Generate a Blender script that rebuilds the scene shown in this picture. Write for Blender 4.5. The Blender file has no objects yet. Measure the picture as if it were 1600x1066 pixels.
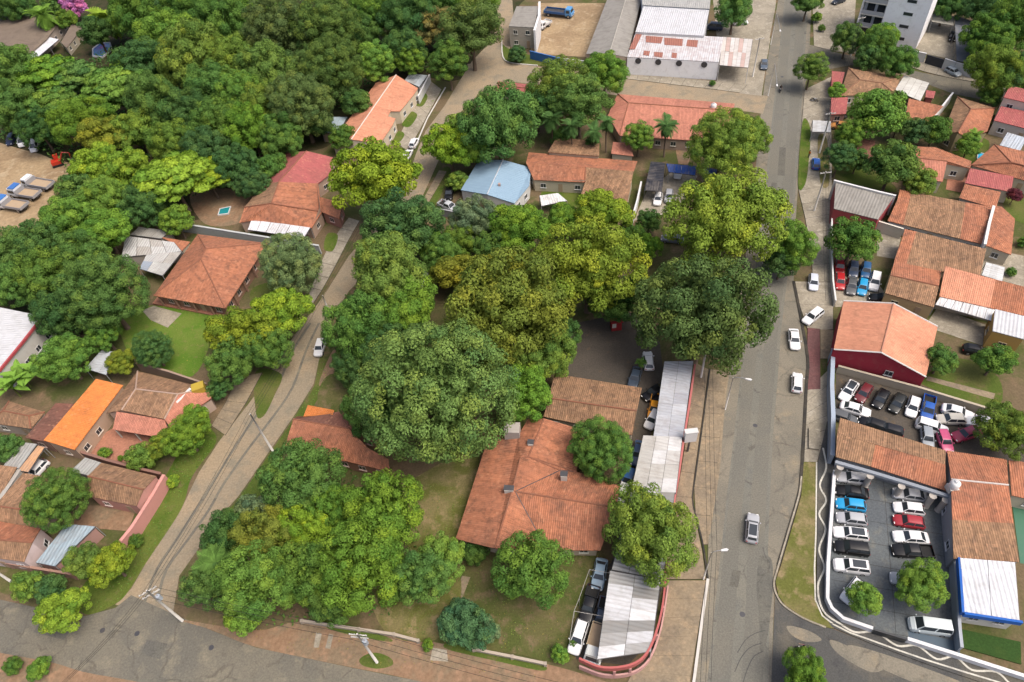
import bpy, math, random
import numpy as np
from mathutils import Vector, Matrix

# ------------------------------------------------------------------ camera, sky, sun, exposure
FPX = 1102.0                      # focal length in photo pixels (1600 wide)
CAM_H = 94.0
PITCH, ROLL = math.radians(48.5), math.radians(6.8)
SUN_EL, SUN_AZ = math.radians(62), math.radians(122)     # azimuth from +Y clockwise
sc = bpy.context.scene
col = sc.collection
_d = Vector((0, math.cos(PITCH), -math.sin(PITCH)))
_u0 = Vector((0, math.sin(PITCH), math.cos(PITCH)))
_r0 = Vector((1, 0, 0))
CR = _r0 * math.cos(ROLL) - _u0 * math.sin(ROLL)
CU = _u0 * math.cos(ROLL) + _r0 * math.sin(ROLL)
CD = _d
cam_data = bpy.data.cameras.new('camera')
cam_data.sensor_width = 36.0
cam_data.lens = 36.0 * FPX / 1600.0
cam_data.clip_start, cam_data.clip_end = 1.0, 5000.0
cam = bpy.data.objects.new('camera', cam_data)
col.objects.link(cam)
cam.matrix_world = Matrix(((CR.x, CU.x, -CD.x, 0), (CR.y, CU.y, -CD.y, 0), (CR.z, CU.z, -CD.z, CAM_H), (0, 0, 0, 1)))
sc.camera = cam

world = bpy.data.worlds.new('World'); sc.world = world; world.use_nodes = True
wn = world.node_tree.nodes; wl = world.node_tree.links
bg = wn['Background']; bg.inputs[1].default_value = 0.15
sky = wn.new('ShaderNodeTexSky'); sky.sky_type = 'NISHITA'; sky.sun_disc = False
sky.sun_elevation = SUN_EL; sky.sun_rotation = SUN_AZ
sky.air_density = 0.7; sky.dust_density = 6.0; sky.ozone_density = 0.3
wl.new(sky.outputs[0], bg.inputs[0])
sl = bpy.data.lights.new('sun', 'SUN'); sl.energy = 1.2; sl.angle = math.radians(32); sl.color = (1.0, 0.955, 0.88)
so = bpy.data.objects.new('sun', sl); col.objects.link(so)
_sd = Vector((math.sin(SUN_AZ) * math.cos(SUN_EL), math.cos(SUN_AZ) * math.cos(SUN_EL), math.sin(SUN_EL)))
so.rotation_euler = _sd.to_track_quat('Z', 'Y').to_euler()
so.location = (0, 0, 300)
vs = sc.view_settings
vs.view_transform = 'Standard'; vs.look = 'None'; vs.gamma = 1.0; vs.use_curve_mapping = False
vs.exposure = 0.74
sc.cycles.use_denoising = True
sc.cycles.max_bounces = 6; sc.cycles.diffuse_bounces = 3; sc.cycles.glossy_bounces = 2
sc.cycles.transmission_bounces = 3; sc.cycles.transparent_max_bounces = 4
sc.cycles.caustics_reflective = sc.cycles.caustics_refractive = False

rng = random.Random(11)
nr = np.random.default_rng(7)
R = math.radians

# ------------------------------------------------------------------ survey: a photo pixel to a point at a given height
def P(px, py, z=0.0):
    d = CR * (px - 800.0) - CU * (py - 533.0) + CD * FPX
    t = (z - CAM_H) / d.z
    return Vector((d.x * t, d.y * t, z))
def scale_at(p):                  # photo pixels per metre at a world point
    return FPX / (Vector(p) - Vector((0, 0, CAM_H))).dot(CD)

# ------------------------------------------------------------------ materials
MATS = {}
GK, MK, PK = 0.80, 0.76, 0.76      # real-world reflectance of ground, sheet metal, render
class NT:
    def __init__(s, name, rough=0.8, spec=0.3):
        s.m = bpy.data.materials.new(name); s.m.use_nodes = True
        s.n = s.m.node_tree.nodes; s.l = s.m.node_tree.links
        s.b = s.n['Principled BSDF']
        s.b.inputs['Roughness'].default_value = rough
        s.b.inputs['Specular IOR Level'].default_value = spec
        MATS[name] = s.m
    def node(s, t, **kw):
        x = s.n.new('ShaderNode' + t)
        for k, v in kw.items(): setattr(x, k, v)
        return x
    def put(s, a, b): s.l.new(a, b)
    def val(s, sock, v):
        if hasattr(v, 'is_linked') or isinstance(v, bpy.types.NodeSocket): s.put(v, sock)
        else: sock.default_value = v
    def math(s, op, a, b=0.0, c=0.0):
        x = s.node('Math', operation=op)
        for i, v in enumerate((a, b, c)): s.val(x.inputs[i], v)
        return x.outputs[0]
    def mix(s, f, a, b, mode='MIX'):
        x = s.node('MixRGB', blend_type=mode)
        for i, v in enumerate((f, a, b)):
            if isinstance(v, tuple) and len(v) == 3: v = (*v, 1)
            s.val(x.inputs[i], v)
        return x.outputs[0]
    def noise(s, vec, scale, detail=4, rough=0.6, dist=0.0):
        x = s.node('TexNoise'); s.put(vec, x.inputs['Vector'])
        x.inputs['Scale'].default_value = scale; x.inputs['Detail'].default_value = detail
        x.inputs['Roughness'].default_value = rough; x.inputs['Distortion'].default_value = dist
        return x.outputs[0]
    def ramp(s, f, lo, hi):
        x = s.node('MapRange', clamp=True); s.put(f, x.inputs[0])
        x.inputs[1].default_value = lo; x.inputs[2].default_value = hi
        return x.outputs[0]
    def pos(s): return s.node('NewGeometry').outputs['Position']
    def uv(s): return s.node('TexCoord').outputs['UV']
    def ocol(s): return s.node('ObjectInfo').outputs['Color']
    def orand(s): return s.node('ObjectInfo').outputs['Random']
    def base(s, c): s.val(s.b.inputs['Base Color'], (*c, 1) if isinstance(c, tuple) else c)
    def bump(s, h, strength=0.4, dist=0.05):
        x = s.node('Bump'); x.inputs['Strength'].default_value = strength; x.inputs['Distance'].default_value = dist
        s.put(h, x.inputs['Height']); s.put(x.outputs[0], s.b.inputs['Normal'])
    def sep(s, v):
        x = s.node('SeparateXYZ'); s.put(v, x.inputs[0]); return x.outputs
    def comb(s, x_, y_, z_=0.0):
        x = s.node('CombineXYZ')
        for i, v in enumerate((x_, y_, z_)): s.val(x.inputs[i], v)
        return x.outputs[0]
    def white(s, v):
        x = s.node('TexWhiteNoise'); s.put(v, x.inputs['Vector']); return x.outputs['Value']

def ground_mat(name, stops, scale=0.12, fine=2.5, rough=0.95, bump=0.5, streak=None, cracks=0.0):
    """patchy ground: stops = list of (colour, noise threshold)"""
    t = NT(name, rough, 0.15); p = t.pos()
    n1 = t.noise(p, scale, 7, 0.62, 0.4); n2 = t.noise(p, scale * 3.7, 5, 0.6); n3 = t.noise(p, fine, 4, 0.7)
    g3 = (GK * 0.97, GK, GK * 0.96); stops = [(tuple(x * y for x, y in zip(a, g3)), b) for a, b in stops]; c = stops[0][0]
    for i, (cc, th) in enumerate(stops[1:]):
        c = t.mix(t.ramp((n1, n2)[i % 2], th - 0.07, th + 0.07), c, cc)
    g = t.ramp(n3, 0.25, 0.75)
    if cracks:
        dv = t.node('VectorMath', operation='ADD'); nz = t.node('TexNoise'); nz.inputs['Scale'].default_value = 0.5; nz.inputs['Detail'].default_value = 4
        t.put(p, nz.inputs['Vector']); sc_ = t.node('VectorMath', operation='SCALE'); sc_.inputs['Scale'].default_value = 2.2
        t.put(nz.outputs['Color'], sc_.inputs[0]); t.put(p, dv.inputs[0]); t.put(sc_.outputs[0], dv.inputs[1])
        vo = t.node('TexVoronoi', feature='DISTANCE_TO_EDGE'); vo.inputs['Scale'].default_value = cracks; t.put(dv.outputs[0], vo.inputs['Vector'])
        ln = t.math('MULTIPLY', t.math('SUBTRACT', 1.0, t.ramp(vo.outputs['Distance'], 0.0, 0.035)), t.ramp(n2, 0.42, 0.6))
        c = t.mix(t.math('MULTIPLY', ln, 0.55), c, (0.05, 0.045, 0.04))
        st = t.noise(p, 0.35, 6, 0.7, 1.5); c = t.mix(t.math('MULTIPLY', t.ramp(st, 0.58, 0.75), 0.5), c, (0.075, 0.068, 0.06))
    c = t.mix(1.0, c, t.mix(g, (0.72, 0.72, 0.72), (1.25, 1.25, 1.25)), 'MULTIPLY')
    t.base(c); t.bump(n3, bump, 0.08)
    return t

def tile_mat(name, c1, c2, stain=(0.075, 0.052, 0.04), amount=0.5, period=0.30, var=0.22):
    t = NT(name, 0.9, 0.15); uv = t.sep(t.uv()); p = t.pos()
    cu = t.math('FLOOR', t.math('DIVIDE', uv[0], period)); cv = t.math('FLOOR', t.math('DIVIDE', uv[1], 0.42))
    w = t.white(t.comb(cu, cv)); wc = t.white(t.comb(cu, 3.0))
    big = t.noise(p, 0.16, 6, 0.65, 0.6); mid = t.noise(p, 0.9, 5, 0.65)
    c = t.mix(t.ramp(big, 0.36, 0.62), c1, c2)
    c = t.mix(t.math('MULTIPLY', t.ramp(mid, 0.5, 0.75), amount), c, stain)
    big2 = t.noise(p, 0.35, 6, 0.7, 1.0)
    c = t.mix(t.math('MULTIPLY', t.ramp(big2, 0.52, 0.72), amount), c, stain)
    v = t.math('ADD', t.math('MULTIPLY', w, var), t.math('MULTIPLY', wc, var * 0.9))
    v = t.math('ADD', v, 1.0 - var * 0.95)
    c = t.mix(1.0, c, t.comb(v, v, v), 'MULTIPLY')
    c = t.mix(t.math('MULTIPLY', t.ramp(w, 0.93, 0.95), 0.2), c, (0.50, 0.26, 0.15))      # newer replacement tiles
    t.base(c)
    s = t.math('SINE', t.math('MULTIPLY', uv[0], 2 * math.pi / period))
    r = t.math('FRACT', t.math('DIVIDE', uv[1], 0.42))
    t.bump(t.math('ADD', s, t.math('MULTIPLY', r, 0.6)), 0.55, 0.06)

def metal_mat(name, c1, c2, rough=0.7, period=0.55, streak=0.5, obj=False):
    t = NT(name, rough, 0.25); uv = t.sep(t.uv()); p = t.pos()
    c1, c2 = tuple(x * MK for x in c1), tuple(x * MK for x in c2)
    b = t.mix(1.0, t.ocol(), (MK, MK, MK), 'MULTIPLY') if obj else c1
    n = t.noise(p, 0.45, 6, 0.65, 0.8)
    st = t.noise(t.comb(t.math('MULTIPLY', uv[0], 1.6), t.math('MULTIPLY', uv[1], 0.14)), 1.0, 5, 0.7)
    c = t.mix(t.math('MULTIPLY', t.ramp(n, 0.45, 0.75), streak), b, c2)
    c = t.mix(t.math('MULTIPLY', t.ramp(st, 0.5, 0.78), streak), c, c2)
    t.base(c)
    t.bump(t.math('SINE', t.math('MULTIPLY', uv[0], 2 * math.pi / period)), 0.6, 0.05)

def plain_mat(name, c=None, rough=0.75, spec=0.3, dirt=0.35, dirtc=(0.2, 0.16, 0.12), metallic=0.0):
    t = NT(name, rough, spec); p = t.pos()
    n = t.noise(p, 0.9, 6, 0.68, 0.5); n2 = t.noise(p, 7.0, 3, 0.6)
    b = t.mix(1.0, t.ocol(), (PK, PK, PK), 'MULTIPLY') if c is None else (*c, 1)
    x = t.mix(t.math('MULTIPLY', t.ramp(n, 0.5, 0.8), dirt), b, dirtc)
    x = t.mix(t.math('MULTIPLY', n2, 0.25), x, t.mix(1.0, x, (0.6, 0.6, 0.6), 'MULTIPLY'))
    t.base(x); t.b.inputs['Metallic'].default_value = metallic
    return t

ground_mat('ground', [((0.16, 0.115, 0.07), 0), ((0.085, 0.095, 0.03), 0.5), ((0.20, 0.135, 0.085), 0.6)], 0.07)
ground_mat('lawn', [((0.085, 0.12, 0.022), 0), ((0.13, 0.135, 0.04), 0.55), ((0.15, 0.12, 0.055), 0.64)], 0.16, 4.0)
ground_mat('bright_lawn', [((0.075, 0.125, 0.016), 0), ((0.12, 0.15, 0.03), 0.5), ((0.15, 0.14, 0.05), 0.62)], 0.2, 4.0)
ground_mat('dry_lawn', [((0.20, 0.165, 0.075), 0), ((0.13, 0.135, 0.035), 0.5), ((0.27, 0.205, 0.11), 0.58)], 0.16, 4.0)
ground_mat('dark_lawn', [((0.125, 0.115, 0.045), 0), ((0.085, 0.10, 0.028), 0.5), ((0.18, 0.135, 0.075), 0.58)], 0.16, 4.0)
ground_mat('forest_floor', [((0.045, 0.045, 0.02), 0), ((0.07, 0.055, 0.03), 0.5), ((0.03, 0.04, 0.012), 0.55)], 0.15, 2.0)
ground_mat('vivid_lawn', [((0.10, 0.185, 0.022), 0), ((0.14, 0.195, 0.035), 0.5), ((0.19, 0.185, 0.06), 0.63)], 0.2, 4.0)
ground_mat('dark_turf', [((0.035, 0.075, 0.018), 0), ((0.05, 0.085, 0.02), 0.55)], 0.3, 4.0)
ground_mat('sand', [((0.38, 0.27, 0.165), 0), ((0.30, 0.205, 0.125), 0.52), ((0.43, 0.325, 0.215), 0.6)], 0.1, 1.2)
ground_mat('red_dirt', [((0.27, 0.165, 0.105), 0), ((0.23, 0.165, 0.11), 0.5), ((0.33, 0.20, 0.13), 0.58)], 0.2, 2.0)
ground_mat('cobbles', [((0.30, 0.24, 0.175), 0), ((0.345, 0.262, 0.18), 0.5), ((0.25, 0.21, 0.16), 0.58)], 0.1, 3.2, bump=0.9)
ground_mat('asphalt', [((0.185, 0.175, 0.154), 0), ((0.205, 0.19, 0.162), 0.52), ((0.16, 0.155, 0.142), 0.62)], 0.08, 5.0, cracks=0.16)
ground_mat('dark_asphalt', [((0.095, 0.092, 0.09), 0), ((0.14, 0.125, 0.105), 0.56), ((0.075, 0.073, 0.075), 0.6)], 0.12, 5.0, cracks=0.2)
ground_mat('street_asphalt', [((0.19, 0.168, 0.136), 0), ((0.155, 0.142, 0.122), 0.5), ((0.23, 0.20, 0.155), 0.6)], 0.09, 4.0, cracks=0.16)
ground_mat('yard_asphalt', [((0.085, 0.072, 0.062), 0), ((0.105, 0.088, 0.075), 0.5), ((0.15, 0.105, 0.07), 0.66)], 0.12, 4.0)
ground_mat('lot_asphalt', [((0.135, 0.145, 0.155), 0), ((0.115, 0.125, 0.14), 0.5), ((0.18, 0.175, 0.165), 0.62)], 0.15, 4.0)
ground_mat('concrete', [((0.36, 0.31, 0.25), 0), ((0.29, 0.25, 0.20), 0.5), ((0.42, 0.37, 0.31), 0.6)], 0.22, 3.0)
ground_mat('old_concrete', [((0.30, 0.232, 0.162), 0), ((0.24, 0.19, 0.14), 0.5), ((0.35, 0.26, 0.175), 0.6)], 0.25, 3.0)
ground_mat('dusty_shoulder', [((0.235, 0.205, 0.165), 0), ((0.195, 0.175, 0.146), 0.5), ((0.28, 0.23, 0.17), 0.62)], 0.10, 5.0, bump=0.25, cracks=0.14)
ground_mat('terracotta_floor', [((0.42, 0.19, 0.13), 0), ((0.36, 0.17, 0.12), 0.5)], 0.3, 3.0)
ground_mat('maroon_paving', [((0.19, 0.085, 0.085), 0), ((0.16, 0.08, 0.08), 0.5)], 0.3, 3.0)
ground_mat('grime_and_shade', [((0.045, 0.042, 0.04), 0), ((0.07, 0.06, 0.05), 0.5)], 0.5, 4.0)  # dirt in the joints, and shade painted on the dark kerbs
ground_mat('paint_white', [((0.62, 0.58, 0.52), 0), ((0.45, 0.42, 0.38), 0.58)], 0.8, 4.0)

tile_mat('tile_orange', (0.37, 0.150, 0.082), (0.29, 0.125, 0.075), amount=0.6)
tile_mat('tile_brown', (0.28, 0.165, 0.095), (0.225, 0.135, 0.08), amount=0.6, var=0.34)
tile_mat('tile_bright', (0.58, 0.20, 0.055), (0.50, 0.17, 0.05), amount=0.25, var=0.12)
tile_mat('tile_salmon', (0.54, 0.25, 0.155), (0.47, 0.21, 0.13), amount=0.28, var=0.14)
tile_mat('tile_pink', (0.44, 0.185, 0.125), (0.36, 0.15, 0.105), amount=0.3, var=0.2)
tile_mat('tile_maroon', (0.34, 0.10, 0.095), (0.30, 0.10, 0.09), amount=0.2, var=0.14)
tile_mat('tile_dark', (0.19, 0.085, 0.06), (0.16, 0.08, 0.06), amount=0.4)
metal_mat('metal_white', (0.60, 0.61, 0.63), (0.36, 0.35, 0.34))
metal_mat('fibro_brown', (0.21, 0.165, 0.125), (0.12, 0.09, 0.07), rough=0.9, streak=0.6)
metal_mat('metal_rusty', (0.60, 0.60, 0.61), (0.34, 0.19, 0.15), streak=0.62)
metal_mat('metal_grey', (0.42, 0.42, 0.40), (0.22, 0.21, 0.20))
metal_mat('metal_blue', (0.27, 0.40, 0.52), (0.20, 0.30, 0.40), streak=0.3)
metal_mat('metal_rust', (0.36, 0.15, 0.11), (0.20, 0.10, 0.08))
metal_mat('metal_tint', (0.6, 0.6, 0.6), (0.27, 0.235, 0.20), obj=True, streak=0.5)
metal_mat('fibro_grey', (0.31, 0.295, 0.265), (0.17, 0.155, 0.135), rough=0.9, streak=0.7)
plain_mat('plaster', None, 0.85, 0.2, 0.3)
plain_mat('paint', None, 0.5, 0.4, 0.15)
plain_mat('concrete_cast', (0.50, 0.48, 0.44), 0.9, 0.2, 0.4)
plain_mat('ridge', None, 0.9, 0.15, 0.4)
plain_mat('bark', (0.12, 0.09, 0.065), 0.95, 0.1, 0.5, (0.05, 0.04, 0.03))
plain_mat('rubber', (0.02, 0.02, 0.02), 0.8, 0.2, 0.1)
plain_mat('dark_metal', (0.05, 0.05, 0.055), 0.5, 0.4, 0.3)
plain_mat('wood', (0.36, 0.27, 0.18), 0.85, 0.2, 0.5)
plain_mat('cloth', None, 0.9, 0.1, 0.1)
plain_mat('skin', (0.30, 0.17, 0.11), 0.6, 0.3, 0.0)
t = NT('car_paint', 0.32, 0.4); t.base(t.mix(1.0, t.ocol(), (0.8, 0.8, 0.8), 'MULTIPLY')); t.b.inputs['Coat Weight'].default_value = 0.12
t = NT('glass_dark', 0.08, 0.6); t.base((0.03, 0.036, 0.042))
t = NT('lamp_clear', 0.15, 0.6); t.base((0.7, 0.7, 0.68))
t = NT('lamp_red', 0.2, 0.5); t.base((0.35, 0.02, 0.02))
t = NT('rim', 0.35, 0.5); t.base((0.35, 0.35, 0.36)); t.b.inputs['Metallic'].default_value = 0.7
t = NT('pool_water', 0.05, 0.5); t.base(t.ocol())
# foliage: the tree's own hue (object colour), with leaf-to-leaf and spray-to-spray differences
t = NT('foliage', 0.75, 0.12)
at = t.node('Attribute', attribute_name='var'); a3 = t.sep(at.outputs['Vector'])
oc = t.ocol()
c = t.mix(t.math('MULTIPLY', a3[1], 0.75), oc, t.mix(1.0, oc, (1.75, 1.35, 0.9), 'MULTIPLY'))
c = t.mix(t.math('MULTIPLY', a3[2], 0.7), c, t.mix(1.0, oc, (0.42, 0.6, 0.7), 'MULTIPLY'))
k = t.math('ADD', t.math('MULTIPLY', a3[0], 0.85), 1.02)
c = t.mix(1.0, c, t.comb(k, k, k), 'MULTIPLY')
t.base(c)
tr = t.node('BsdfTranslucent'); t.put(c, tr.inputs[0])
ms = t.node('MixShader'); ms.inputs[0].default_value = 0.24
out = t.n['Material Output']; t.put(t.b.outputs[0], ms.inputs[1]); t.put(tr.outputs[0], ms.inputs[2]); t.put(ms.outputs[0], out.inputs[0])

# ------------------------------------------------------------------ object helpers
def tag(o, label=None, cat=None, group=None, kind=None):
    if label: o['label'] = label
    if cat: o['category'] = cat
    if group: o['group'] = group
    if kind: o['kind'] = kind
    return o
def empty(name, loc, rz=0.0):
    o = bpy.data.objects.new(name, None); o.empty_display_size = 0.5
    o.location = loc; o.rotation_euler = (0, 0, rz); col.objects.link(o); return o
def obj(name, me, parent=None, color=None, loc=None):
    o = bpy.data.objects.new(name, me); col.objects.link(o)
    if parent: o.parent = parent
    if color: o.color = (*color, 1)
    if loc is not None: o.location = loc
    return o
def mesh(name, verts, faces, mat, uvs=None, smooth=False):
    me = bpy.data.meshes.new(name)
    me.from_pydata([tuple(v) for v in verts], [], faces)
    if mat: me.materials.append(MATS[mat])
    if uvs is not None:
        l = me.uv_layers.new(name='UVMap')
        l.data.foreach_set('uv', [x for f in uvs for p in f for x in p])
    if smooth: me.polygons.foreach_set('use_smooth', [True] * len(me.polygons))
    me.update(); return me
class MB:
    """collects boxes, prisms and tubes into one mesh"""
    def __init__(s): s.v, s.f = [], []
    def add(s, vs, fs):
        o = len(s.v); s.v += [Vector(x) for x in vs]; s.f += [[i + o for i in f] for f in fs]; return s
    def box(s, x0, y0, z0, x1, y1, z1):
        return s.add([(x0,y0,z0),(x1,y0,z0),(x1,y1,z0),(x0,y1,z0),(x0,y0,z1),(x1,y0,z1),(x1,y1,z1),(x0,y1,z1)],
                     [(0,3,2,1),(4,5,6,7),(0,1,5,4),(1,2,6,5),(2,3,7,6),(3,0,4,7)])
    def prism(s, bot, top):
        n = len(bot)
        return s.add(list(bot) + list(top), [list(range(n))[::-1], list(range(n, 2*n))] +
                     [(i, (i+1) % n, n + (i+1) % n, n + i) for i in range(n)])
    def tube(s, pts, rads, n=8):
        pts = [Vector(p) for p in pts]; rings = []
        if not isinstance(rads, (list, tuple)): rads = [rads] * len(pts)
        for i, p in enumerate(pts):
            d = (pts[min(i+1, len(pts)-1)] - pts[max(i-1, 0)]).normalized()
            a = Vector((0,0,1)) if abs(d.z) < 0.9 else Vector((1,0,0))
            x = d.cross(a).normalized(); y = d.cross(x)
            rings.append([p + (x*math.cos(2*math.pi*k/n) + y*math.sin(2*math.pi*k/n)) * rads[i] for k in range(n)])
        vs = [v for r in rings for v in r]; fs = []
        for i in range(len(pts)-1):
            for k in range(n):
                fs.append((i*n+k, i*n+(k+1) % n, (i+1)*n+(k+1) % n, (i+1)*n+k))
        fs.append(list(range(n))); fs.append(list(range((len(pts)-1)*n, len(pts)*n))[::-1])
        return s.add(vs, fs)
    def mesh(s, name, mat, smooth=False): return mesh(name, s.v, s.f, mat, None, smooth)
    def build(s, name, mat, parent=None, color=None, smooth=False, loc=None):
        return obj(name, s.mesh(name, mat, smooth), parent, color, loc)

def area2(pts):
    return sum(pts[i].x * pts[(i+1) % len(pts)].y - pts[(i+1) % len(pts)].x * pts[i].y for i in range(len(pts)))
def closed_smooth(pts, n=4):
    k = len(pts); out = []
    for i in range(k):
        a, b, c_, d_ = pts[i-1], pts[i], pts[(i+1) % k], pts[(i+2) % k]
        for j in range(n):
            t = j / n; out.append(0.5 * ((2*b) + (c_-a)*t + (2*a-5*b+4*c_-d_)*t*t + (3*b-a-3*c_+d_)*t**3))
    return out
SOFT = {'dust_patch', 'damp_patch', 'garden', 'verge', 'grass_patch', 'front_lawn', 'sandy_yard', 'forest_floor', 'backyard'}
def sheet(name, px, z, mat, kind='structure', thick=0.0, parent=None):
    """flat polygon of ground given by its outline"""
    pts = [P(x, y, z) for x, y in px]
    if name in SOFT and not thick: pts = closed_smooth(pts, 5)
    if area2(pts) < 0: pts.reverse()
    if thick: m = MB().prism([p - Vector((0, 0, thick)) for p in pts], pts)
    else: m = MB().add(pts, [list(range(len(pts)))])
    o = m.build(name, mat, parent)
    if kind and not parent: o['kind'] = kind
    return o
def resample(pts, n):
    pts = [Vector(p) for p in pts]; L = [0]
    for a, b in zip(pts, pts[1:]): L.append(L[-1] + (b - a).length)
    out = []
    for i in range(n + 1):
        t = L[-1] * i / n; k = 0
        while k < len(L) - 2 and L[k+1] < t: k += 1
        f = (t - L[k]) / max(1e-6, L[k+1] - L[k]); out.append(pts[k].lerp(pts[k+1], f))
    return out
def smooth_line(pts, n):
    pts = [Vector(p) for p in pts]; q = [pts[0]*2 - pts[1]] + pts + [pts[-1]*2 - pts[-2]]; out = []
    for i in range(1, len(q) - 2):
        for k in range(n):
            t = k / n; a, b, c_, d_ = q[i-1], q[i], q[i+1], q[i+2]
            out.append(0.5 * ((2*b) + (c_-a)*t + (2*a-5*b+4*c_-d_)*t*t + (3*b-a-3*c_+d_)*t**3))
    return out + [pts[-1]]
def offset_line(pts, w):
    L, Rr = [], []
    for i, p in enumerate(pts):
        a = pts[max(i-1, 0)]; b = pts[min(i+1, len(pts)-1)]
        d = (b - a); d.z = 0; d.normalize(); n = Vector((-d.y, d.x, 0))
        L.append(p + n * w / 2); Rr.append(p - n * w / 2)
    return L, Rr
def ribbon_mb(pts, w, z0, z1):
    L, Rr = offset_line(pts, w); m = MB(); n = len(pts); vs = []
    for i in range(n):
        for q, z in ((L[i], z0), (Rr[i], z0), (Rr[i], z1), (L[i], z1)): vs.append((q.x, q.y, z))
    fs = []
    for i in range(n-1):
        a, b = 4*i, 4*i+4
        fs += [(a, b, b+1, a+1), (a+1, b+1, b+2, a+2), (a+2, b+2, b+3, a+3), (a+3, b+3, b, a)]
    fs += [(0, 1, 2, 3), (4*n-1, 4*n-2, 4*n-3, 4*n-4)]
    return m.add(vs, fs)
def ribbon(name, px, w, z0, z1, mat, color=None, zref=0.0, sm=0, kind='structure', parent=None):
    pts = [P(x, y, zref) for x, y in px]
    if sm: pts = smooth_line(pts, sm)
    o = ribbon_mb(pts, w, z0, z1).build(name, mat, parent, color)
    if kind and not parent: o['kind'] = kind
    return o
def wall(label, px, h, color, w=0.22, zref=None, mat='plaster', coping=None, name='boundary_wall', piers=False):
    """a free-standing garden wall with its coping and piers"""
    zr = h if zref is None else zref
    pts = [P(x, y, zr) for x, y in px]; base = Vector((pts[0].x, pts[0].y, 0))
    rel = [Vector((p.x - base.x, p.y - base.y, 0)) for p in pts]
    root = empty(name, base); tag(root, label, 'gate' if name == 'gate' else 'wall')
    ribbon_mb(rel, w, 0, h).build('wall_body', mat, root, color)
    ribbon_mb(rel, w + 0.12, h + 0.002, h + 0.09).build('coping', mat, root, coping or tuple(min(0.8, c * 1.15) for c in color))
    for a, b in (zip(rel, rel[1:]) if piers else ()):
        n = max(1, int((b - a).length / 3.2))
        for k in range(n + 1):
            q = a.lerp(b, k / n)
            if k == n and b is not rel[-1]: continue
            MB().box(-0.2, -0.2, 0, 0.2, 0.2, h + 0.14).build('pier', mat, root, color, loc=q)
    return root
def slab_strip(name, left, right, n, top, mat, gap=0.06, thick=0.12):
    """pavement laid in separate slabs"""
    L = resample([P(x, y, top) for x, y in left], n); Rr = resample([P(x, y, top) for x, y in right], n)
    m = MB()
    for i in range(n):
        q = [L[i], Rr[i], Rr[i+1], L[i+1]]
        if area2(q) < 0: q.reverse()
        m.prism([v - Vector((0, 0, thick)) for v in q], [v - Vector((0, 0, 0.025)) for v in q])
    base = m.build(name, 'grime_and_shade'); base['kind'] = 'structure'
    for i in range(n):
        q = [L[i], Rr[i], Rr[i+1], L[i+1]]
        if area2(q) < 0: q.reverse()
        c = sum(q, Vector()) / 4; dz = rng.uniform(-0.012, 0.012)
        q = [c + (v - c) * (1 - gap / max(0.3, (v - c).length)) + Vector((0, 0, dz)) for v in q]
        MB().prism([v - Vector((0, 0, 0.05)) for v in q], q).build('paving_slab', mat, base)
    return base

# ------------------------------------------------------------------ buildings
def newell(pts):
    n = Vector()
    for a, b in zip(pts, pts[1:] + pts[:1]):
        n += Vector(((a.y-b.y)*(a.z+b.z), (a.z-b.z)*(a.x+b.x), (a.x-b.x)*(a.y+b.y)))
    n.normalize(); return n if n.z > 0 else -n
def inside(p, poly):
    c = False
    for a, b in zip(poly, poly[1:] + poly[:1]):
        if (a.y > p.y) != (b.y > p.y) and p.x < (b.x - a.x) * (p.y - a.y) / (b.y - a.y) + a.x: c = not c
    return c
def slope_mesh(pts, mat, thick=0.14):
    """one roof slope as a slab; u runs along the eave, v down the slope, in metres"""
    if area2(pts) < 0: pts = pts[::-1]
    n = newell(pts); h = Vector((0, 0, 1)).cross(n)
    if h.length < 0.03:
        e = max(((b - a) for a, b in zip(pts, pts[1:] + pts[:1])), key=lambda v: v.length); h = Vector((e.x, e.y, 0))
    h.normalize(); d = n.cross(h); k = len(pts)
    vs = pts + [p - Vector((0, 0, thick)) for p in pts]
    fs = [list(range(k)), list(range(k, 2*k))[::-1]] + [(i, k+i, k+(i+1) % k, (i+1) % k) for i in range(k)]
    uv = [[(vs[i].dot(h), vs[i].dot(d)) for i in f] for f in fs]
    return mesh('roof_slope', vs, fs, mat, uv)
def win_meshes():
    m = MB(); w, h, t = 0.6, 1.1, 0.07
    for a in ((-w,-0.02,0,-w+t,0.07,h), (w-t,-0.02,0,w,0.07,h), (-w+t,-0.02,0,w-t,0.07,t), (-w+t,-0.02,h-t,w-t,0.07,h), (-0.03,-0.02,t,0.03,0.06,h-t)): m.box(*a)
    f = m.mesh('window', 'plaster')
    g = MB().box(-w+t, -0.02, t, w-t, 0.03, h-t).mesh('pane', 'glass_dark')
    s = MB().box(-w-0.1, -0.02, -0.09, w+0.1, 0.16, 0).mesh('sill', 'plaster')
    d = MB().box(-0.45, -0.02, 0, 0.45, 0.05, 2.1).mesh('door', 'wood')
    dh = MB().box(0.3, 0.05, 1.0, 0.38, 0.11, 1.06).mesh('handle', 'dark_metal')
    return f, g, s, d, dh
WIN = win_meshes()
def put_window(root, p, nrm, col_, sill_z):
    rz = math.atan2(nrm.y, nrm.x) - math.pi / 2
    w = obj('window', WIN[0], root, col_, (p.x, p.y, sill_z)); w.rotation_euler = (0, 0, rz)
    obj('pane', WIN[1], w); obj('sill', WIN[2], w, col_)
def put_door(root, p, nrm):
    d = obj('door', WIN[3], root, None, (p.x, p.y, 0.03)); d.rotation_euler = (0, 0, math.atan2(nrm.y, nrm.x) - math.pi / 2)
    obj('handle', WIN[4], d)
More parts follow.
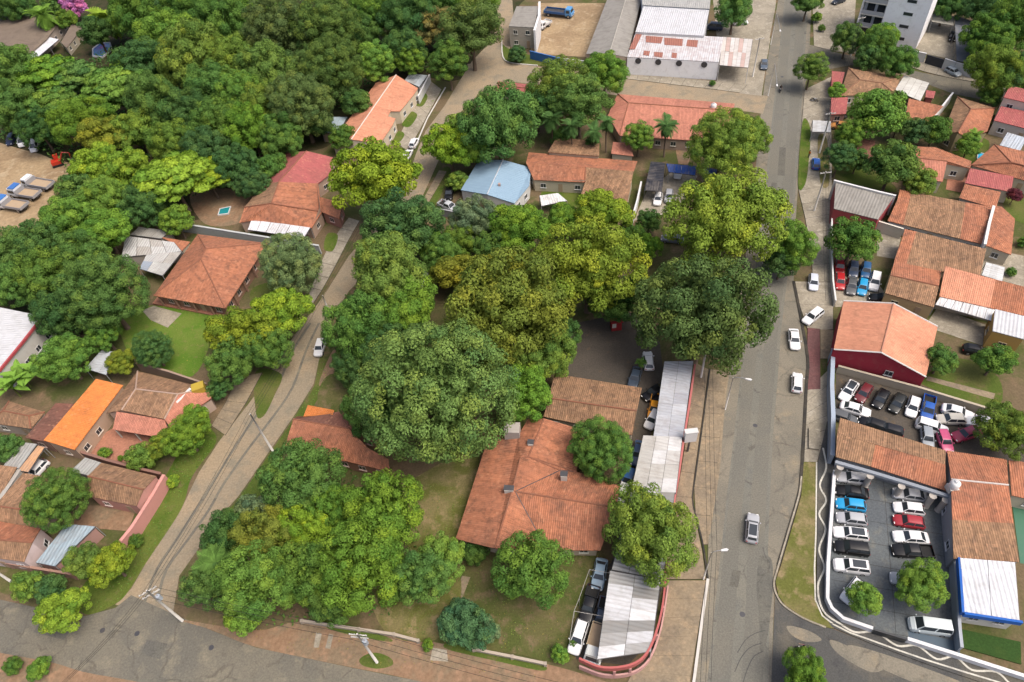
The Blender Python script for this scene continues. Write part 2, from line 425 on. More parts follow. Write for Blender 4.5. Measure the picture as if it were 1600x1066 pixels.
def wing(root, base, faces, wallc, ov=0.45, ridgec=(0.30, 0.13, 0.08), walls=None, ridge=True, openings=True, posts=False, wallz=None, thick=0.14, fascia=None, nowall=False):
    """faces: (material, [(px, py, z), ...]); corners that coincide are shared"""
    key = {}; F = []
    for m, vs in faces:
        F.append((m, [tuple(v) for v in vs]))
        for v in vs: key.setdefault(tuple(v), P(*v) - base)
    for m, vs in F:
        obj('roof_slope', slope_mesh([key[v] for v in vs], m, thick), root)
    cnt = {}
    for m, vs in F:
        for a, b in zip(vs, vs[1:] + vs[:1]): cnt.setdefault(frozenset((a, b)), []).append((m, vs))
    if ridge:
        for e, fl in cnt.items():
            if len(fl) == 2:
                a, b = [key[v] for v in e]
                if (a - b).length < 0.8: continue
                n1, n2 = [newell([key[v] for v in f[1]]) for f in fl]
                c1 = sum((key[v] for v in fl[0][1]), Vector()) / len(fl[0][1])
                if n1.dot(n2) > 0.985: continue
                convex = (c1 - a).dot(n2) < 0
                if convex:
                    MB().tube([a + Vector((0,0,0.02)), b + Vector((0,0,0.02))], 0.13, 6).build('ridge_cap', 'ridge', root, ridgec)
                else:
                    MB().tube([a + Vector((0,0,0.0)), b + Vector((0,0,0.0))], 0.07, 6).build('valley_gutter', 'dark_metal', root)
    if nowall: return
    if walls is None:
        nxt = {}
        for m, vs in F:
            pts = [key[v] for v in vs]; seq = vs if area2(pts) > 0 else vs[::-1]
            for a, b in zip(seq, seq[1:] + seq[:1]):
                if len(cnt[frozenset((a, b))]) == 1: nxt[a] = b
        best = []
        left = dict(nxt)
        while left:
            s0 = next(iter(left)); loop = []; c_ = s0
            while c_ in left:
                loop.append(c_); c_ = left.pop(c_)
            if len(loop) > len(best): best = loop
        loop = [key[v] for v in best]
    else:
        loop = [P(*v) - base for v in walls]
        if area2(loop) < 0: loop.reverse()
    clean = []
    for p in loop:
        if not clean or (Vector((p.x, p.y)) - Vector((clean[-1].x, clean[-1].y))).length > 0.35: clean.append(p)
    loop = clean; n = len(loop); ins = []
    for i in range(n):
        a, b, c_ = loop[i-1], loop[i], loop[(i+1) % n]
        d1 = Vector((b.x-a.x, b.y-a.y)).normalized(); d2 = Vector((c_.x-b.x, c_.y-b.y)).normalized()
        n1 = Vector((-d1.y, d1.x)); n2 = Vector((-d2.y, d2.x)); bi = n1 + n2
        k = ov / max(0.45, bi.length_squared / 2) if bi.length > 0.2 else ov
        q = Vector((b.x, b.y, b.z)) + Vector((bi.x, bi.y, 0)) * 0.5 * k if ov else b.copy()
        z = b.z
        for m, vs in F:
            poly = [key[v] for v in vs]
            if inside(q, poly):
                nn = newell(poly); c0 = sum(poly, Vector()) / len(poly)
                z = c0.z - (nn.x*(q.x-c0.x) + nn.y*(q.y-c0.y)) / nn.z; break
        q.z = (wallz if wallz else z) - thick - 0.01
        ins.append(q)
    if posts:
        for i in range(n):
            a, b = ins[i], ins[(i+1) % n]; k = max(1, int((a-b).length / 3.6))
            for j in range(k):
                q = a.lerp(b, j / k)
                MB().box(-0.09, -0.09, 0, 0.09, 0.09, q.z + 0.02).build('post', 'plaster', root, wallc, loc=(q.x, q.y, 0))
        return
    m = MB()
    for i in range(n):
        a, b = ins[i], ins[(i+1) % n]
        m.add([(a.x, a.y, 0), (b.x, b.y, 0), (b.x, b.y, b.z), (a.x, a.y, a.z)], [(0, 1, 2, 3)])
    m.build('wall', 'plaster', root, wallc)
    if not openings: return
    door = False
    for i in range(n):
        a, b = ins[i], ins[(i+1) % n]; L = (Vector((b.x-a.x, b.y-a.y))).length
        if L < 2.4: continue
        d = Vector((b.x-a.x, b.y-a.y, 0)).normalized(); nrm = Vector((d.y, -d.x, 0)); mid = (a + b) / 2 + base
        tc = Vector((-mid.x, -mid.y, 0)).normalized()
        if nrm.dot(tc) < 0.15: continue
        k = min(6, max(1, int(L / 3.0)))
        for j in range(k):
            p = a.lerp(b, (j + 0.5) / k)
            if p.z < 2.35: continue
            if not door and k > 1 and j == k // 2: put_door(root, p, nrm); door = True
            else: put_window(root, p, nrm, tuple(min(0.75, 0.3 + x) for x in wallc), 1.0)
            if p.z > 5.6: put_window(root, p, nrm, tuple(min(0.75, 0.3 + x) for x in wallc), 3.9)
def house(label, wings, name='house', cat='house', wallc=(0.62, 0.56, 0.46), **kw):
    f0 = wings[0]['faces'][0][1]; c = sum((P(*v) for v in f0), Vector()) / len(f0)
    base = Vector((c.x, c.y, 0)); root = empty(name, base); tag(root, label, cat)
    for w in wings:
        a = dict(wallc=wallc); a.update(kw); a.update(w)
        wing(root, base, **a)
    return root, base
def gable(m1, m2, e1, r, e2):
    """two slopes: e1 = far eave (2 corners), r = ridge, e2 = near eave"""
    return [(m1, [e1[0], e1[1], r[1], r[0]]), (m2, [r[0], r[1], e2[1], e2[0]])]
def hip(m, c, r0, r1):
    """corners NW, NE, SE, SW; ridge runs from r0 (west end) to r1 (east end)"""
    return [(m, [c[0], c[1], r1, r0]), (m, [c[1], c[2], r1]), (m, [c[2], c[3], r0, r1]), (m, [c[3], c[0], r0])]
def quadpt(q, s, t):
    a = [P(*v) for v in q]
    return (a[0].lerp(a[1], s)).lerp(a[3].lerp(a[2], s), t)
def sheet_roof(label, q, ns, nt, colors, name='awning', cat='awning', post=True, mat='metal_tint', postc=(0.35, 0.35, 0.35), fascia=None, walls=None):
    """a lean-to of separate metal sheets on posts; q = 4 corners (px, py, z)"""
    c = sum((P(*v) for v in q), Vector()) / 4; base = Vector((c.x, c.y, 0))
    root = empty(name, base); tag(root, label, cat)
    for i in range(ns):
        for j in range(nt):
            e = 0.004
            p = [quadpt(q, s, t_) - base for s, t_ in ((i/ns+e, j/nt), ((i+1)/ns-e, j/nt), ((i+1)/ns-e, (j+1)/nt+(0.012 if j < nt-1 else 0)), (i/ns+e, (j+1)/nt+(0.012 if j < nt-1 else 0)))]
            dz = Vector((0, 0, 0.02 * ((i + j) % 2) + rng.uniform(0, 0.012) + 0.03 * (nt - j)))
            o = obj('roof_sheet', slope_mesh([v + dz for v in p], mat, 0.03), root)
            k = colors[(i * 7 + j * 3 + (i*j) % 3) % len(colors)] if len(colors) < ns * nt else colors[i * nt + j]
            v = rng.uniform(0.92, 1.06); o.color = (k[0]*v, k[1]*v, k[2]*v, 1)
    m = MB(); pp = [P(*v) - base for v in q]
    for a, b in zip(pp, pp[1:] + pp[:1]):
        m.tube([a - Vector((0,0,0.1)), b - Vector((0,0,0.1))], 0.06, 5)
    m.build('frame', 'dark_metal', root)
    if post:
        for a, b in zip(pp, pp[1:] + pp[:1]):
            k = max(1, int((a - b).length / 4.5))
            for j in range(k):
                x = a.lerp(b, j / k); MB().tube([(0, 0, 0), (0, 0, x.z - 0.12)], 0.06, 6).build('post', 'plaster', root, postc, loc=(x.x, x.y, 0))
    if walls:
        lo = [Vector((p.x, p.y, 0)) for p in pp]
        if area2(lo) < 0: lo.reverse(); pp = pp[::-1]
        cc = sum(lo, Vector()) / 4; m = MB(); sh = lambda v: cc + (v - cc) * 0.96
        for i in range(4):
            a, b = sh(lo[i]), sh(lo[(i+1) % 4])
            m.add([a, b, (b.x, b.y, pp[(i+1) % 4].z - 0.1), (a.x, a.y, pp[i].z - 0.1)], [(0, 1, 2, 3)])
        m.build('wall', 'plaster', root, walls)
    return root, base
def boxpart(root, base, name, px, py, z0, z1, w, d, mat, color=None, rz=0.0):
    p = P(px, py, z1) - base
    o = MB().box(-w/2, -d/2, z0, w/2, d/2, z1).build(name, mat, root, color, loc=(p.x, p.y, 0)); o.rotation_euler = (0, 0, rz)
    return o

# ------------------------------------------------------------------ vegetation
def quads_mesh(name, V, var, mat):
    """V: (n, 4, 3) leaf blades"""
    n = len(V); me = bpy.data.meshes.new(name)
    me.vertices.add(n * 4); me.vertices.foreach_set('co', V.reshape(-1).astype(np.float32))
    me.loops.add(n * 4); me.loops.foreach_set('vertex_index', np.arange(n * 4, dtype=np.int32))
    me.polygons.add(n); me.polygons.foreach_set('loop_start', np.arange(0, n * 4, 4, dtype=np.int32))
    me.update(calc_edges=True)
    a = me.attributes.new('var', 'FLOAT_VECTOR', 'POINT')
    a.data.foreach_set('vector', np.repeat(var, 4, axis=0).reshape(-1).astype(np.float32))
    me.materials.append(MATS[mat]); return me
def unit(a): return a / np.maximum(1e-9, np.linalg.norm(a, axis=-1, keepdims=True))
def leaves(c, nrm, size, aspect=0.55, bend=0.25):
    n = len(c); r = unit(nr.normal(size=(n, 3))); t = unit(np.cross(nrm, r)); b = np.cross(nrm, t)
    s = size[:, None]
    p0 = c - t * s; p2 = c + t * s - nrm * s * bend
    p1 = c + b * s * aspect + nrm * s * 0.12; p3 = c - b * s * aspect + nrm * s * 0.12
    return np.stack([p0, p1, p2, p3], 1)
def crown_mesh(name, nclump, nleaf, leaf, rz=0.8, clump=(0.2, 0.34), flat=0.35, rough=0.38, low=-0.35, inner=0.25, spread=0.72, uneven=0.16):
    """unit crown: sprays of leaves over many uneven boughs"""
    i = np.arange(nclump) + 0.5; zz = 1 - (1 - low) * i / nclump; ph = i * 2.399963 + nr.uniform(0, 6)
    dirs = np.stack([np.sqrt(np.maximum(0, 1 - zz**2)) * np.cos(ph), np.sqrt(np.maximum(0, 1 - zz**2)) * np.sin(ph), zz], 1)
    dirs = unit(dirs + nr.normal(size=dirs.shape) * 0.14)
    lob = 1 + uneven * np.sin(2 * ph + nr.uniform(0, 6)) * np.sqrt(np.maximum(0, 1 - zz**2)) + nr.normal(size=nclump) * uneven * 0.7
    lob = np.clip(lob, 0.74, 1.16)
    cr = nr.uniform(*clump, nclump); cc = dirs * (spread * lob)[:, None] * np.array([1, 1, rz])
    w = cr**2; w /= w.sum(); idx = nr.choice(nclump, nleaf, p=w)
    d = unit(nr.normal(size=(nleaf, 3)) + dirs[idx] * 0.55 + np.array([0, 0, 0.35]))
    rad = cr[idx] * np.where(nr.random(nleaf) < inner, nr.uniform(0.2, 0.9, nleaf), nr.uniform(0.86, 1.1, nleaf))
    pos = cc[idx] + d * rad[:, None] * np.array([1, 1, 1 - flat])
    nm = unit(d + nr.normal(size=d.shape) * rough + np.array([0, 0, 0.25]))
    V = leaves(pos, nm, nr.uniform(0.7, 1.3, nleaf) * leaf)
    ctone = nr.random((nclump, 2)) ** 2
    var = np.concatenate([nr.random((nleaf, 1)), ctone[idx]], 1)
    ni = nleaf // 5                       # leaves on the inner boughs
    q = unit(nr.normal(size=(ni, 3))) * (nr.random((ni, 1)) ** 0.5 * 0.62) * np.array([1, 1, rz])
    V2 = leaves(q, unit(nr.normal(size=(ni, 3)) + np.array([0, 0, 0.6])), nr.uniform(1.5, 2.6, ni) * leaf)
    var2 = np.concatenate([nr.random((ni, 1)), nr.random((ni, 2)) * 0.4], 1)
    return quads_mesh(name, np.concatenate([V, V2]), np.concatenate([var, var2]), 'foliage')
CROWNS = {
    'round':  [crown_mesh('crown', 230, 38000, 0.0175, 0.85, (0.08, 0.16), low=-0.6, uneven=0.10, spread=0.85, flat=0.25, rough=0.25, inner=0.3) for _ in range(2)],
    'broad':  [crown_mesh('crown', 120, 23000, 0.0235, 0.68, (0.075, 0.22), low=-0.55, uneven=0.21, spread=0.80, flat=0.3, rough=0.28, inner=0.3) for _ in range(6)],
    'tall':   [crown_mesh('crown', 85, 16000, 0.027, 1.05, (0.13, 0.23), low=-0.5, uneven=0.14, spread=0.8, rough=0.27) for _ in range(3)],
    'loose':  [crown_mesh('crown', 66, 14000, 0.031, 0.72, (0.12, 0.25), flat=0.4, low=-0.2, uneven=0.24, rough=0.38, spread=0.78) for _ in range(4)],
    'small':  [crown_mesh('crown', 42, 7000, 0.043, 0.85, (0.18, 0.32), low=-0.55, uneven=0.14, rough=0.3) for _ in range(3)],
    'feather': [crown_mesh('crown', 66, 13000, 0.039, 0.62, (0.16, 0.26), flat=0.72, low=0.0, uneven=0.2, rough=0.3) for _ in range(2)],
}
def trunk_mesh(k):
    g = random.Random(40 + k); m = MB()
    m.tube([(0, 0, -0.05), (0.01, 0.0, 0.25), (0.03*g.uniform(-1, 1), 0.03*g.uniform(-1, 1), 0.55), (0.05*g.uniform(-1, 1), 0.05*g.uniform(-1, 1), 0.9)], [0.085, 0.06, 0.05, 0.03], 8)
    for j in range(5):
        a = j * 1.256 + g.uniform(-0.4, 0.4); z = g.uniform(0.4, 0.6)
        m.tube([(0, 0, z), (0.2*math.cos(a), 0.2*math.sin(a), z + 0.25), (0.45*math.cos(a), 0.45*math.sin(a), z + 0.55), (0.62*math.cos(a), 0.62*math.sin(a), z + 0.8)], [0.04, 0.03, 0.02, 0.008], 6)
    return m.mesh('trunk', 'bark', True)
TRUNKS = [trunk_mesh(k) for k in range(4)]
TINT = {
    'lime': (0.150, 0.232, 0.024), 'bright': (0.098, 0.184, 0.028), 'mid': (0.072, 0.142, 0.030), 'dark': (0.050, 0.108, 0.030),
    'olive': (0.105, 0.172, 0.032), 'darkolive': (0.076, 0.122, 0.032), 'yellow': (0.140, 0.190, 0.022), 'gold': (0.125, 0.155, 0.022),
    'sage': (0.10, 0.152, 0.065), 'blue': (0.066, 0.14, 0.055), 'brown': (0.14, 0.125, 0.035), 'pink': (0.42, 0.14, 0.34), 'dome': (0.092, 0.160, 0.042),
}
SEEN = {}
def tree(px, py, r, kind, tint, label, zk=None, clear=None, name='broadleaf_tree', cat='tree', group=None, sy=1.0, zoff=0.0):
    """px, py = middle of the crown, r = its half width in photo pixels"""
    zc = 5.0
    kz = zk or {'round': 0.98, 'broad': 0.88, 'tall': 1.1, 'loose': 0.82, 'small': 0.95, 'feather': 0.68}[kind]
    for _ in range(4):
        c = P(px, py, zc); Rm = r / scale_at(c)
        zc = kz * Rm * 0.92 + (0.35 * Rm + 0.5 if clear is None else clear)
    k = SEEN.get(kind, 0); SEEN[kind] = k + 1
    base = Vector((c.x, c.y, 0)); root = empty(name, base, rng.uniform(0, 6.28)); tag(root, label, cat, group)
    me = CROWNS[kind][k % len(CROWNS[kind])]
    kzm = {'round': 0.85, 'broad': 0.68, 'tall': 1.05, 'loose': 0.72, 'small': 0.85, 'feather': 0.62}[kind]
    cr = obj('crown', me, root, TINT[tint] if isinstance(tint, str) else tint, (0, 0, zc)); ax = 1.0 if kind == 'round' else rng.uniform(0.9, 1.12); cr.scale = (Rm * 1.02 * ax, Rm * 1.02 * sy / ax, Rm * kz / kzm * rng.uniform(0.95, 1.06))
    j = 0.9 + 0.2 * rng.random(); cr.color = (cr.color[0] * j * rng.uniform(0.93, 1.07), cr.color[1] * j, cr.color[2] * j * rng.uniform(0.8, 1.2), 1)
    tk = obj('trunk', TRUNKS[k % 4], root); tk.scale = (Rm * 0.95, Rm * 0.95, zc * 0.95)
    return root
def shrub(px, py, r, tint, label, kind='small', **kw):
    return tree(px, py, r, kind, tint, label, clear=0.1, name='shrub', cat='shrub', **kw)
def frond_mesh():
    V = []; n = 13
    def pt(t): return np.array([t, 0, 0.42 * t - 0.75 * t * t])
    for i in range(n):
        t = 0.1 + 0.9 * i / (n - 1); p = pt(t); L = 0.30 * math.sin(math.pi * min(1, 0.2 + 0.78 * t)) + 0.03
        for s in (-1, 1):
            tip = p + np.array([L * 0.55, s * L, -0.25 * L]); w = np.array([0.04, 0, 0])
            V.append([p - w, p + w, tip + w * 0.3, tip - w * 0.3])
    for i in range(6):
        a, b = pt(i / 6), pt((i + 1) / 6); w = np.array([0, 0.016, 0]); V.append([a - w, b - w, b + w, a + w])
    V = np.array(V); var = np.concatenate([nr.random((len(V), 1)), np.full((len(V), 2), 0.2)], 1)
    return quads_mesh('frond', V, var, 'foliage')
FROND = frond_mesh()
def palm(px, py, r, tint, label, h=7.0, n=40):
    c = P(px, py, h); Rm = r / scale_at(c); base = Vector((c.x, c.y, 0)); root = empty('palm_tree', base, rng.uniform(0, 6)); tag(root, label, 'palm')
    MB().tube([(0, 0, -0.05), (0.08, 0, h*0.4), (0.05, 0.05, h*0.8), (0, 0, h)], [0.24, 0.18, 0.15, 0.13], 9).build('trunk', 'bark', root, smooth=True)
    for i in range(n):
        f = obj('frond', FROND, root, TINT[tint], (0, 0, h - 0.05)); f.scale = (Rm * rng.uniform(0.85, 1.2),) * 3
        f.rotation_euler = (0, -R(rng.uniform(-85, 50)), i * 2.4 + rng.uniform(-0.2, 0.2))
    return root
def blade_mesh():
    V = []
    prof = [(0, 0.02), (0.15, 0.05), (0.35, 0.15), (0.6, 0.17), (0.85, 0.1), (1.0, 0.01)]
    for (a, wa), (b, wb) in zip(prof, prof[1:]):
        za, zb = 0.7*a - 0.75*a*a, 0.7*b - 0.75*b*b
        for s in (-1, 1): V.append([[a, 0, za], [b, 0, zb], [b, s*wb, zb + 0.05], [a, s*wa, za + 0.05]])
    V = np.array(V); return quads_mesh('leaf', V, np.concatenate([nr.random((len(V), 1)), np.full((len(V), 2), 0.1)], 1), 'foliage')
BLADE = blade_mesh()
def banana(px, py, r, tint, label, h=3.0, n=11):
    c = P(px, py, h * 0.9); Rm = r / scale_at(c); base = Vector((c.x, c.y, 0)); root = empty('banana_plant', base, rng.uniform(0, 6)); tag(root, label, 'plant')
    MB().tube([(0, 0, -0.05), (0, 0, h*0.75)], [0.2, 0.1], 8).build('stem', 'foliage', root, (0.12, 0.14, 0.04), smooth=True)
    for i in range(n):
        f = obj('leaf', BLADE, root, TINT[tint], (0, 0, h * 0.72)); f.scale = (Rm * 1.1, Rm * 1.1, Rm * 1.1)
        f.rotation_euler = (0, -R(rng.uniform(0, 45)), i * 2.4)
    return root
def scatter(name, label, polys, count, size, hmax, tint, cat, lump=0.25, flatten=0.6):
    """uncountable ground cover over areas of the ground"""
    V = []; var = []
    for px in polys:
        poly = [P(x, y) for x, y in px]; xs = [p.x for p in poly]; ys = [p.y for p in poly]
        n = int(count * abs(area2(poly)) / 2); pts = []
        while len(pts) < n:
            q = Vector((rng.uniform(min(xs), max(xs)), rng.uniform(min(ys), max(ys)), 0))
            if inside(q, poly): pts.append(q)
        if not pts: continue
        a = np.array([[q.x, q.y, 0] for q in pts]); ph = nr.uniform(0, 6, 4)
        h = 0.5 + 0.25 * np.sin(a[:, 0] * lump * 3.1 + ph[0] + np.sin(a[:, 1] * lump * 2.3)) + 0.25 * np.sin(a[:, 1] * lump * 3.7 + ph[1] + 1.5 * np.sin(a[:, 0] * lump * 1.9))
        a[:, 2] = hmax * h * nr.uniform(0.35, 1.0, len(a)) + 0.03
        nm = unit(nr.normal(size=a.shape) * flatten + np.array([0, 0, 1.0]))
        V.append(leaves(a, nm, nr.uniform(0.6, 1.4, len(a)) * size, 0.5)); var.append(np.concatenate([nr.random((len(a), 1)), np.stack([h, 1 - h], 1) * 0.8], 1))
    me = quads_mesh(name, np.concatenate(V), np.concatenate(var), 'foliage')
    return tag(obj(name, me, None, TINT[tint]), label, cat, None, 'stuff')

# ------------------------------------------------------------------ vehicles
def loft(stations, closed_ends=True):
    n = len(stations[0]); vs = [v for s in stations for v in s]; fs = []
    for i in range(len(stations) - 1):
        for k in range(n):
            fs.append((i*n+k, i*n+(k+1) % n, (i+1)*n+(k+1) % n, (i+1)*n+k))
    if closed_ends: fs += [list(range(n))[::-1], list(range((len(stations)-1)*n, len(stations)*n))]
    return vs, fs
def body_section(x, w, zb, zs, zt):
    h = [(0.80*w, zb), (0.97*w, zb+0.06), (w, zs*0.6+zb*0.4), (0.985*w, zs), (0.9*w, zt-0.03), (0.72*w, zt), (0.0, zt+0.02)]
    return [(x, y, z) for y, z in h] + [(x, -y, z) for y, z in h[-2::-1]]
def quad_on(q, m, out=0.012):
    """a pane set into quad q with margin m, slightly proud of it"""
    q = [Vector(v) for v in q]; c = sum(q, Vector()) / 4; n = (q[1]-q[0]).cross(q[3]-q[0]).normalized()
    def pt(s, t_): return q[0].lerp(q[1], s).lerp(q[3].lerp(q[2], s), t_)
    p = [pt(m[0], m[1]), pt(1-m[0], m[1]), pt(1-m[0], 1-m[2]), pt(m[0], 1-m[2])]
    return p, n
def pane_mesh(name, q, m):
    p, n = quad_on(q, m)
    return MB().prism([v - n*0.02 for v in p], [v + n*0.014 for v in p]).mesh(name, 'glass_dark')
def wheel_meshes(r=0.32, w=0.22):
    m = MB(); m.tube([(0, -w/2, 0), (0, -w/2+0.03, 0), (0, w/2-0.03, 0), (0, w/2, 0)], [r*0.9, r, r, r*0.9], 14)
    t = m.mesh('wheel', 'rubber', False)
    h = MB().tube([(0, -w/2-0.012, 0), (0, w/2+0.012, 0)], r*0.6, 10).mesh('rim', 'rim')
    return t, h
WHEEL = wheel_meshes(); BIGWHEEL = wheel_meshes(0.48, 0.3)
CARS = {}
def make_car(kind):
    # L, W, belt, roof, cowl, roof front, roof rear, tail glass base, deck height
    S = {'sedan': (4.5, 1.78, 0.92, 1.44, 0.95, 0.35, -1.05, -1.75, 0.98),
         'hatch': (4.0, 1.72, 0.93, 1.50, 0.95, 0.40, -1.45, -1.92, 0.93),
         'suv':   (4.5, 1.84, 1.05, 1.70, 1.05, 0.50, -1.85, -2.15, 1.05),
         'wagon': (4.5, 1.76, 0.93, 1.48, 0.98, 0.40, -1.85, -2.15, 0.95),
         'van':   (4.8, 1.86, 1.10, 1.98, 1.75, 1.05, -2.2, -2.36, 1.1),
         'pickup': (5.2, 1.84, 1.05, 1.74, 1.2, 0.65, -0.55, -0.85, 1.05)}[kind]
    L, W, belt, roof, cowl, rf, rr, tb, deck = S; w = W / 2; parts = []
    hood = belt - (0.02 if kind == 'van' else 0.06)
    st = [body_section(L/2+0.02, w*0.55, 0.32, 0.50, 0.56), body_section(L/2-0.04, w*0.76, 0.28, 0.54, 0.62), body_section(L/2-0.16, w*0.90, 0.24, 0.62, hood-0.17),
          body_section(L/2-0.45, w*0.97, 0.22, 0.68, hood-0.06), body_section(cowl+0.1, w, 0.20, 0.72, hood+0.02), body_section(cowl-0.3, w, 0.20, 0.74, belt),
          body_section(0, w, 0.20, 0.75, belt), body_section(tb+0.25, w, 0.20, 0.76, belt), body_section(max(tb-0.05, -L/2+0.16), w*0.985, 0.22, 0.76, deck),
          body_section(-L/2+0.14, w*0.93, 0.25, 0.74, deck-0.05), body_section(-L/2+0.03, w*0.80, 0.30, 0.68, deck-0.16), body_section(-L/2-0.02, w*0.6, 0.34, 0.62, deck-0.24)]
    if kind == 'pickup':
        st = st[:7] + [body_section(tb, w, 0.20, 0.75, belt), body_section(tb-0.06, w, 0.20, 0.5, 0.62), body_section(-L/2, w*0.98, 0.3, 0.5, 0.62)]
    vs, fs = loft(st); m = MB().add(vs, fs)
    # cabin shell
    bw, tw = w * 0.90, w * 0.70
    B = [(cowl, bw, belt-0.03), (tb, bw*0.97, deck-0.03), (tb, -bw*0.97, deck-0.03), (cowl, -bw, belt-0.03)]
    T = [(rf, tw, roof-0.03), (rr, tw, roof-0.04), (rr, -tw, roof-0.04), (rf, -tw, roof-0.03)]
    C = [(rf-0.15, tw*0.86, roof), (rr+0.15, tw*0.86, roof), (rr+0.15, -tw*0.86, roof), (rf-0.15, -tw*0.86, roof)]
    m.add(B + T + C, [(0, 1, 5, 4), (1, 2, 6, 5), (2, 3, 7, 6), (3, 0, 4, 7), (4, 5, 9, 8), (5, 6, 10, 9), (6, 7, 11, 10), (7, 4, 8, 11), (8, 9, 10, 11)])
    if kind == 'pickup':
        x0, x1, zf, zt = -L/2+0.02, tb-0.08, 0.63, 1.08
        m.box(x0, w*0.86, zf, x1, w*0.97, zt).box(x0, -w*0.97, zf, x1, -w*0.86, zt).box(x0, -w*0.86, zf, x0+0.08, w*0.86, zt).box(x1-0.06, -w*0.86, zf, x1, w*0.86, zt)
    bm_ = m.mesh('body', 'car_paint', True); bm_.set_sharp_from_angle(angle=R(38)); parts.append(('body', bm_, None, (0, 0, 0)))
    if kind == 'pickup': parts.append(('bed_liner', MB().box(x0+0.09, -w*0.85, zf+0.01, x1-0.07, w*0.85, zf+0.05).mesh('bed_liner', 'rubber'), None, (0, 0, 0)))
    parts.append(('windscreen', pane_mesh('windscreen', [B[3], B[0], T[0], T[3]], (0.06, 0.08, 0.05)), None, (0, 0, 0)))
    parts.append(('rear_window', pane_mesh('rear_window', [B[1], B[2], T[2], T[1]], (0.08, 0.25 if kind in ('suv', 'van', 'wagon') else 0.1, 0.08)), None, (0, 0, 0)))
    def side(s):
        q = [B[0], B[1], T[1], T[0]] if s > 0 else [B[2], B[3], T[3], T[2]]
        q = [Vector(v) for v in q]
        out = []
        n = 1 if kind == 'pickup' else 2
        for k in range(n):
            a, b = k / n, (k + 1) / n
            qq = [q[0].lerp(q[1], a), q[0].lerp(q[1], b), q[3].lerp(q[2], b), q[3].lerp(q[2], a)]
            out.append(qq if s < 0 else qq)
        return out
    for s in (1, -1):
        for qq in side(s):
            qv = qq if s < 0 else qq
            n = (qv[1]-qv[0]).cross(qv[3]-qv[0])
            if n.y * s < 0: qv = [qv[1], qv[0], qv[3], qv[2]]
            parts.append(('side_window', pane_mesh('side_window', qv, (0.05, 0.12, 0.1)), None, (0, 0, 0)))
        parts.append(('headlight', MB().box(L/2-0.14, s*w*0.62-0.14, 0.56, L/2-0.03, s*w*0.62+0.14, 0.70).mesh('headlight', 'lamp_clear'), None, (0, 0, 0)))
        parts.append(('tail_light', MB().box(-L/2-0.005, s*w*0.68-0.11, 0.60, -L/2+0.12, s*w*0.68+0.11, 0.78).mesh('tail_light', 'lamp_red'), None, (0, 0, 0)))
        parts.append(('mirror', MB().box(cowl-0.3, s*(w+0.02), belt-0.02, cowl-0.16, s*(w+0.17), belt+0.12).mesh('mirror', 'car_paint'), None, (0, 0, 0)))
        for x in (L*0.31, -L*0.29): parts.append(('wheel', WHEEL[0], WHEEL[1], (x, s*(w-0.10), 0.32)))
    CARS[kind] = (parts, L)
for k in ('sedan', 'hatch', 'suv', 'wagon', 'van', 'pickup'): make_car(k)
def car(kind, rear, front, color, label, name=None, cat=None, group=None, roofc=None):
    """rear, front: photo positions of the two ends"""
    a, b = P(*rear, 0.6), P(*front, 0.6); c = (a + b) / 2
    root = empty(name or {'pickup': 'pickup_truck', 'van': 'van'}.get(kind, 'car'), (c.x, c.y, 0.03), math.atan2(b.y-a.y, b.x-a.x))
    tag(root, label, cat or {'pickup': 'pickup', 'van': 'van'}.get(kind, 'car'), group)
    for nm, me, sub, loc in CARS[kind][0]:
        o = obj(nm, me, root, color, loc)
        if sub: obj('rim', sub, o)
    if roofc:       # dark panoramic roof
        L = CARS[kind][1]
        w = 0.52
        MB().box(-1.55, -w, CARROOF[kind]+0.004, 0.12, w, CARROOF[kind]+0.02).build('roof_panel', 'glass_dark', root)
    return root
CARROOF = {'sedan': 1.44, 'hatch': 1.5, 'suv': 1.7, 'wagon': 1.48, 'van': 1.98, 'pickup': 1.74}
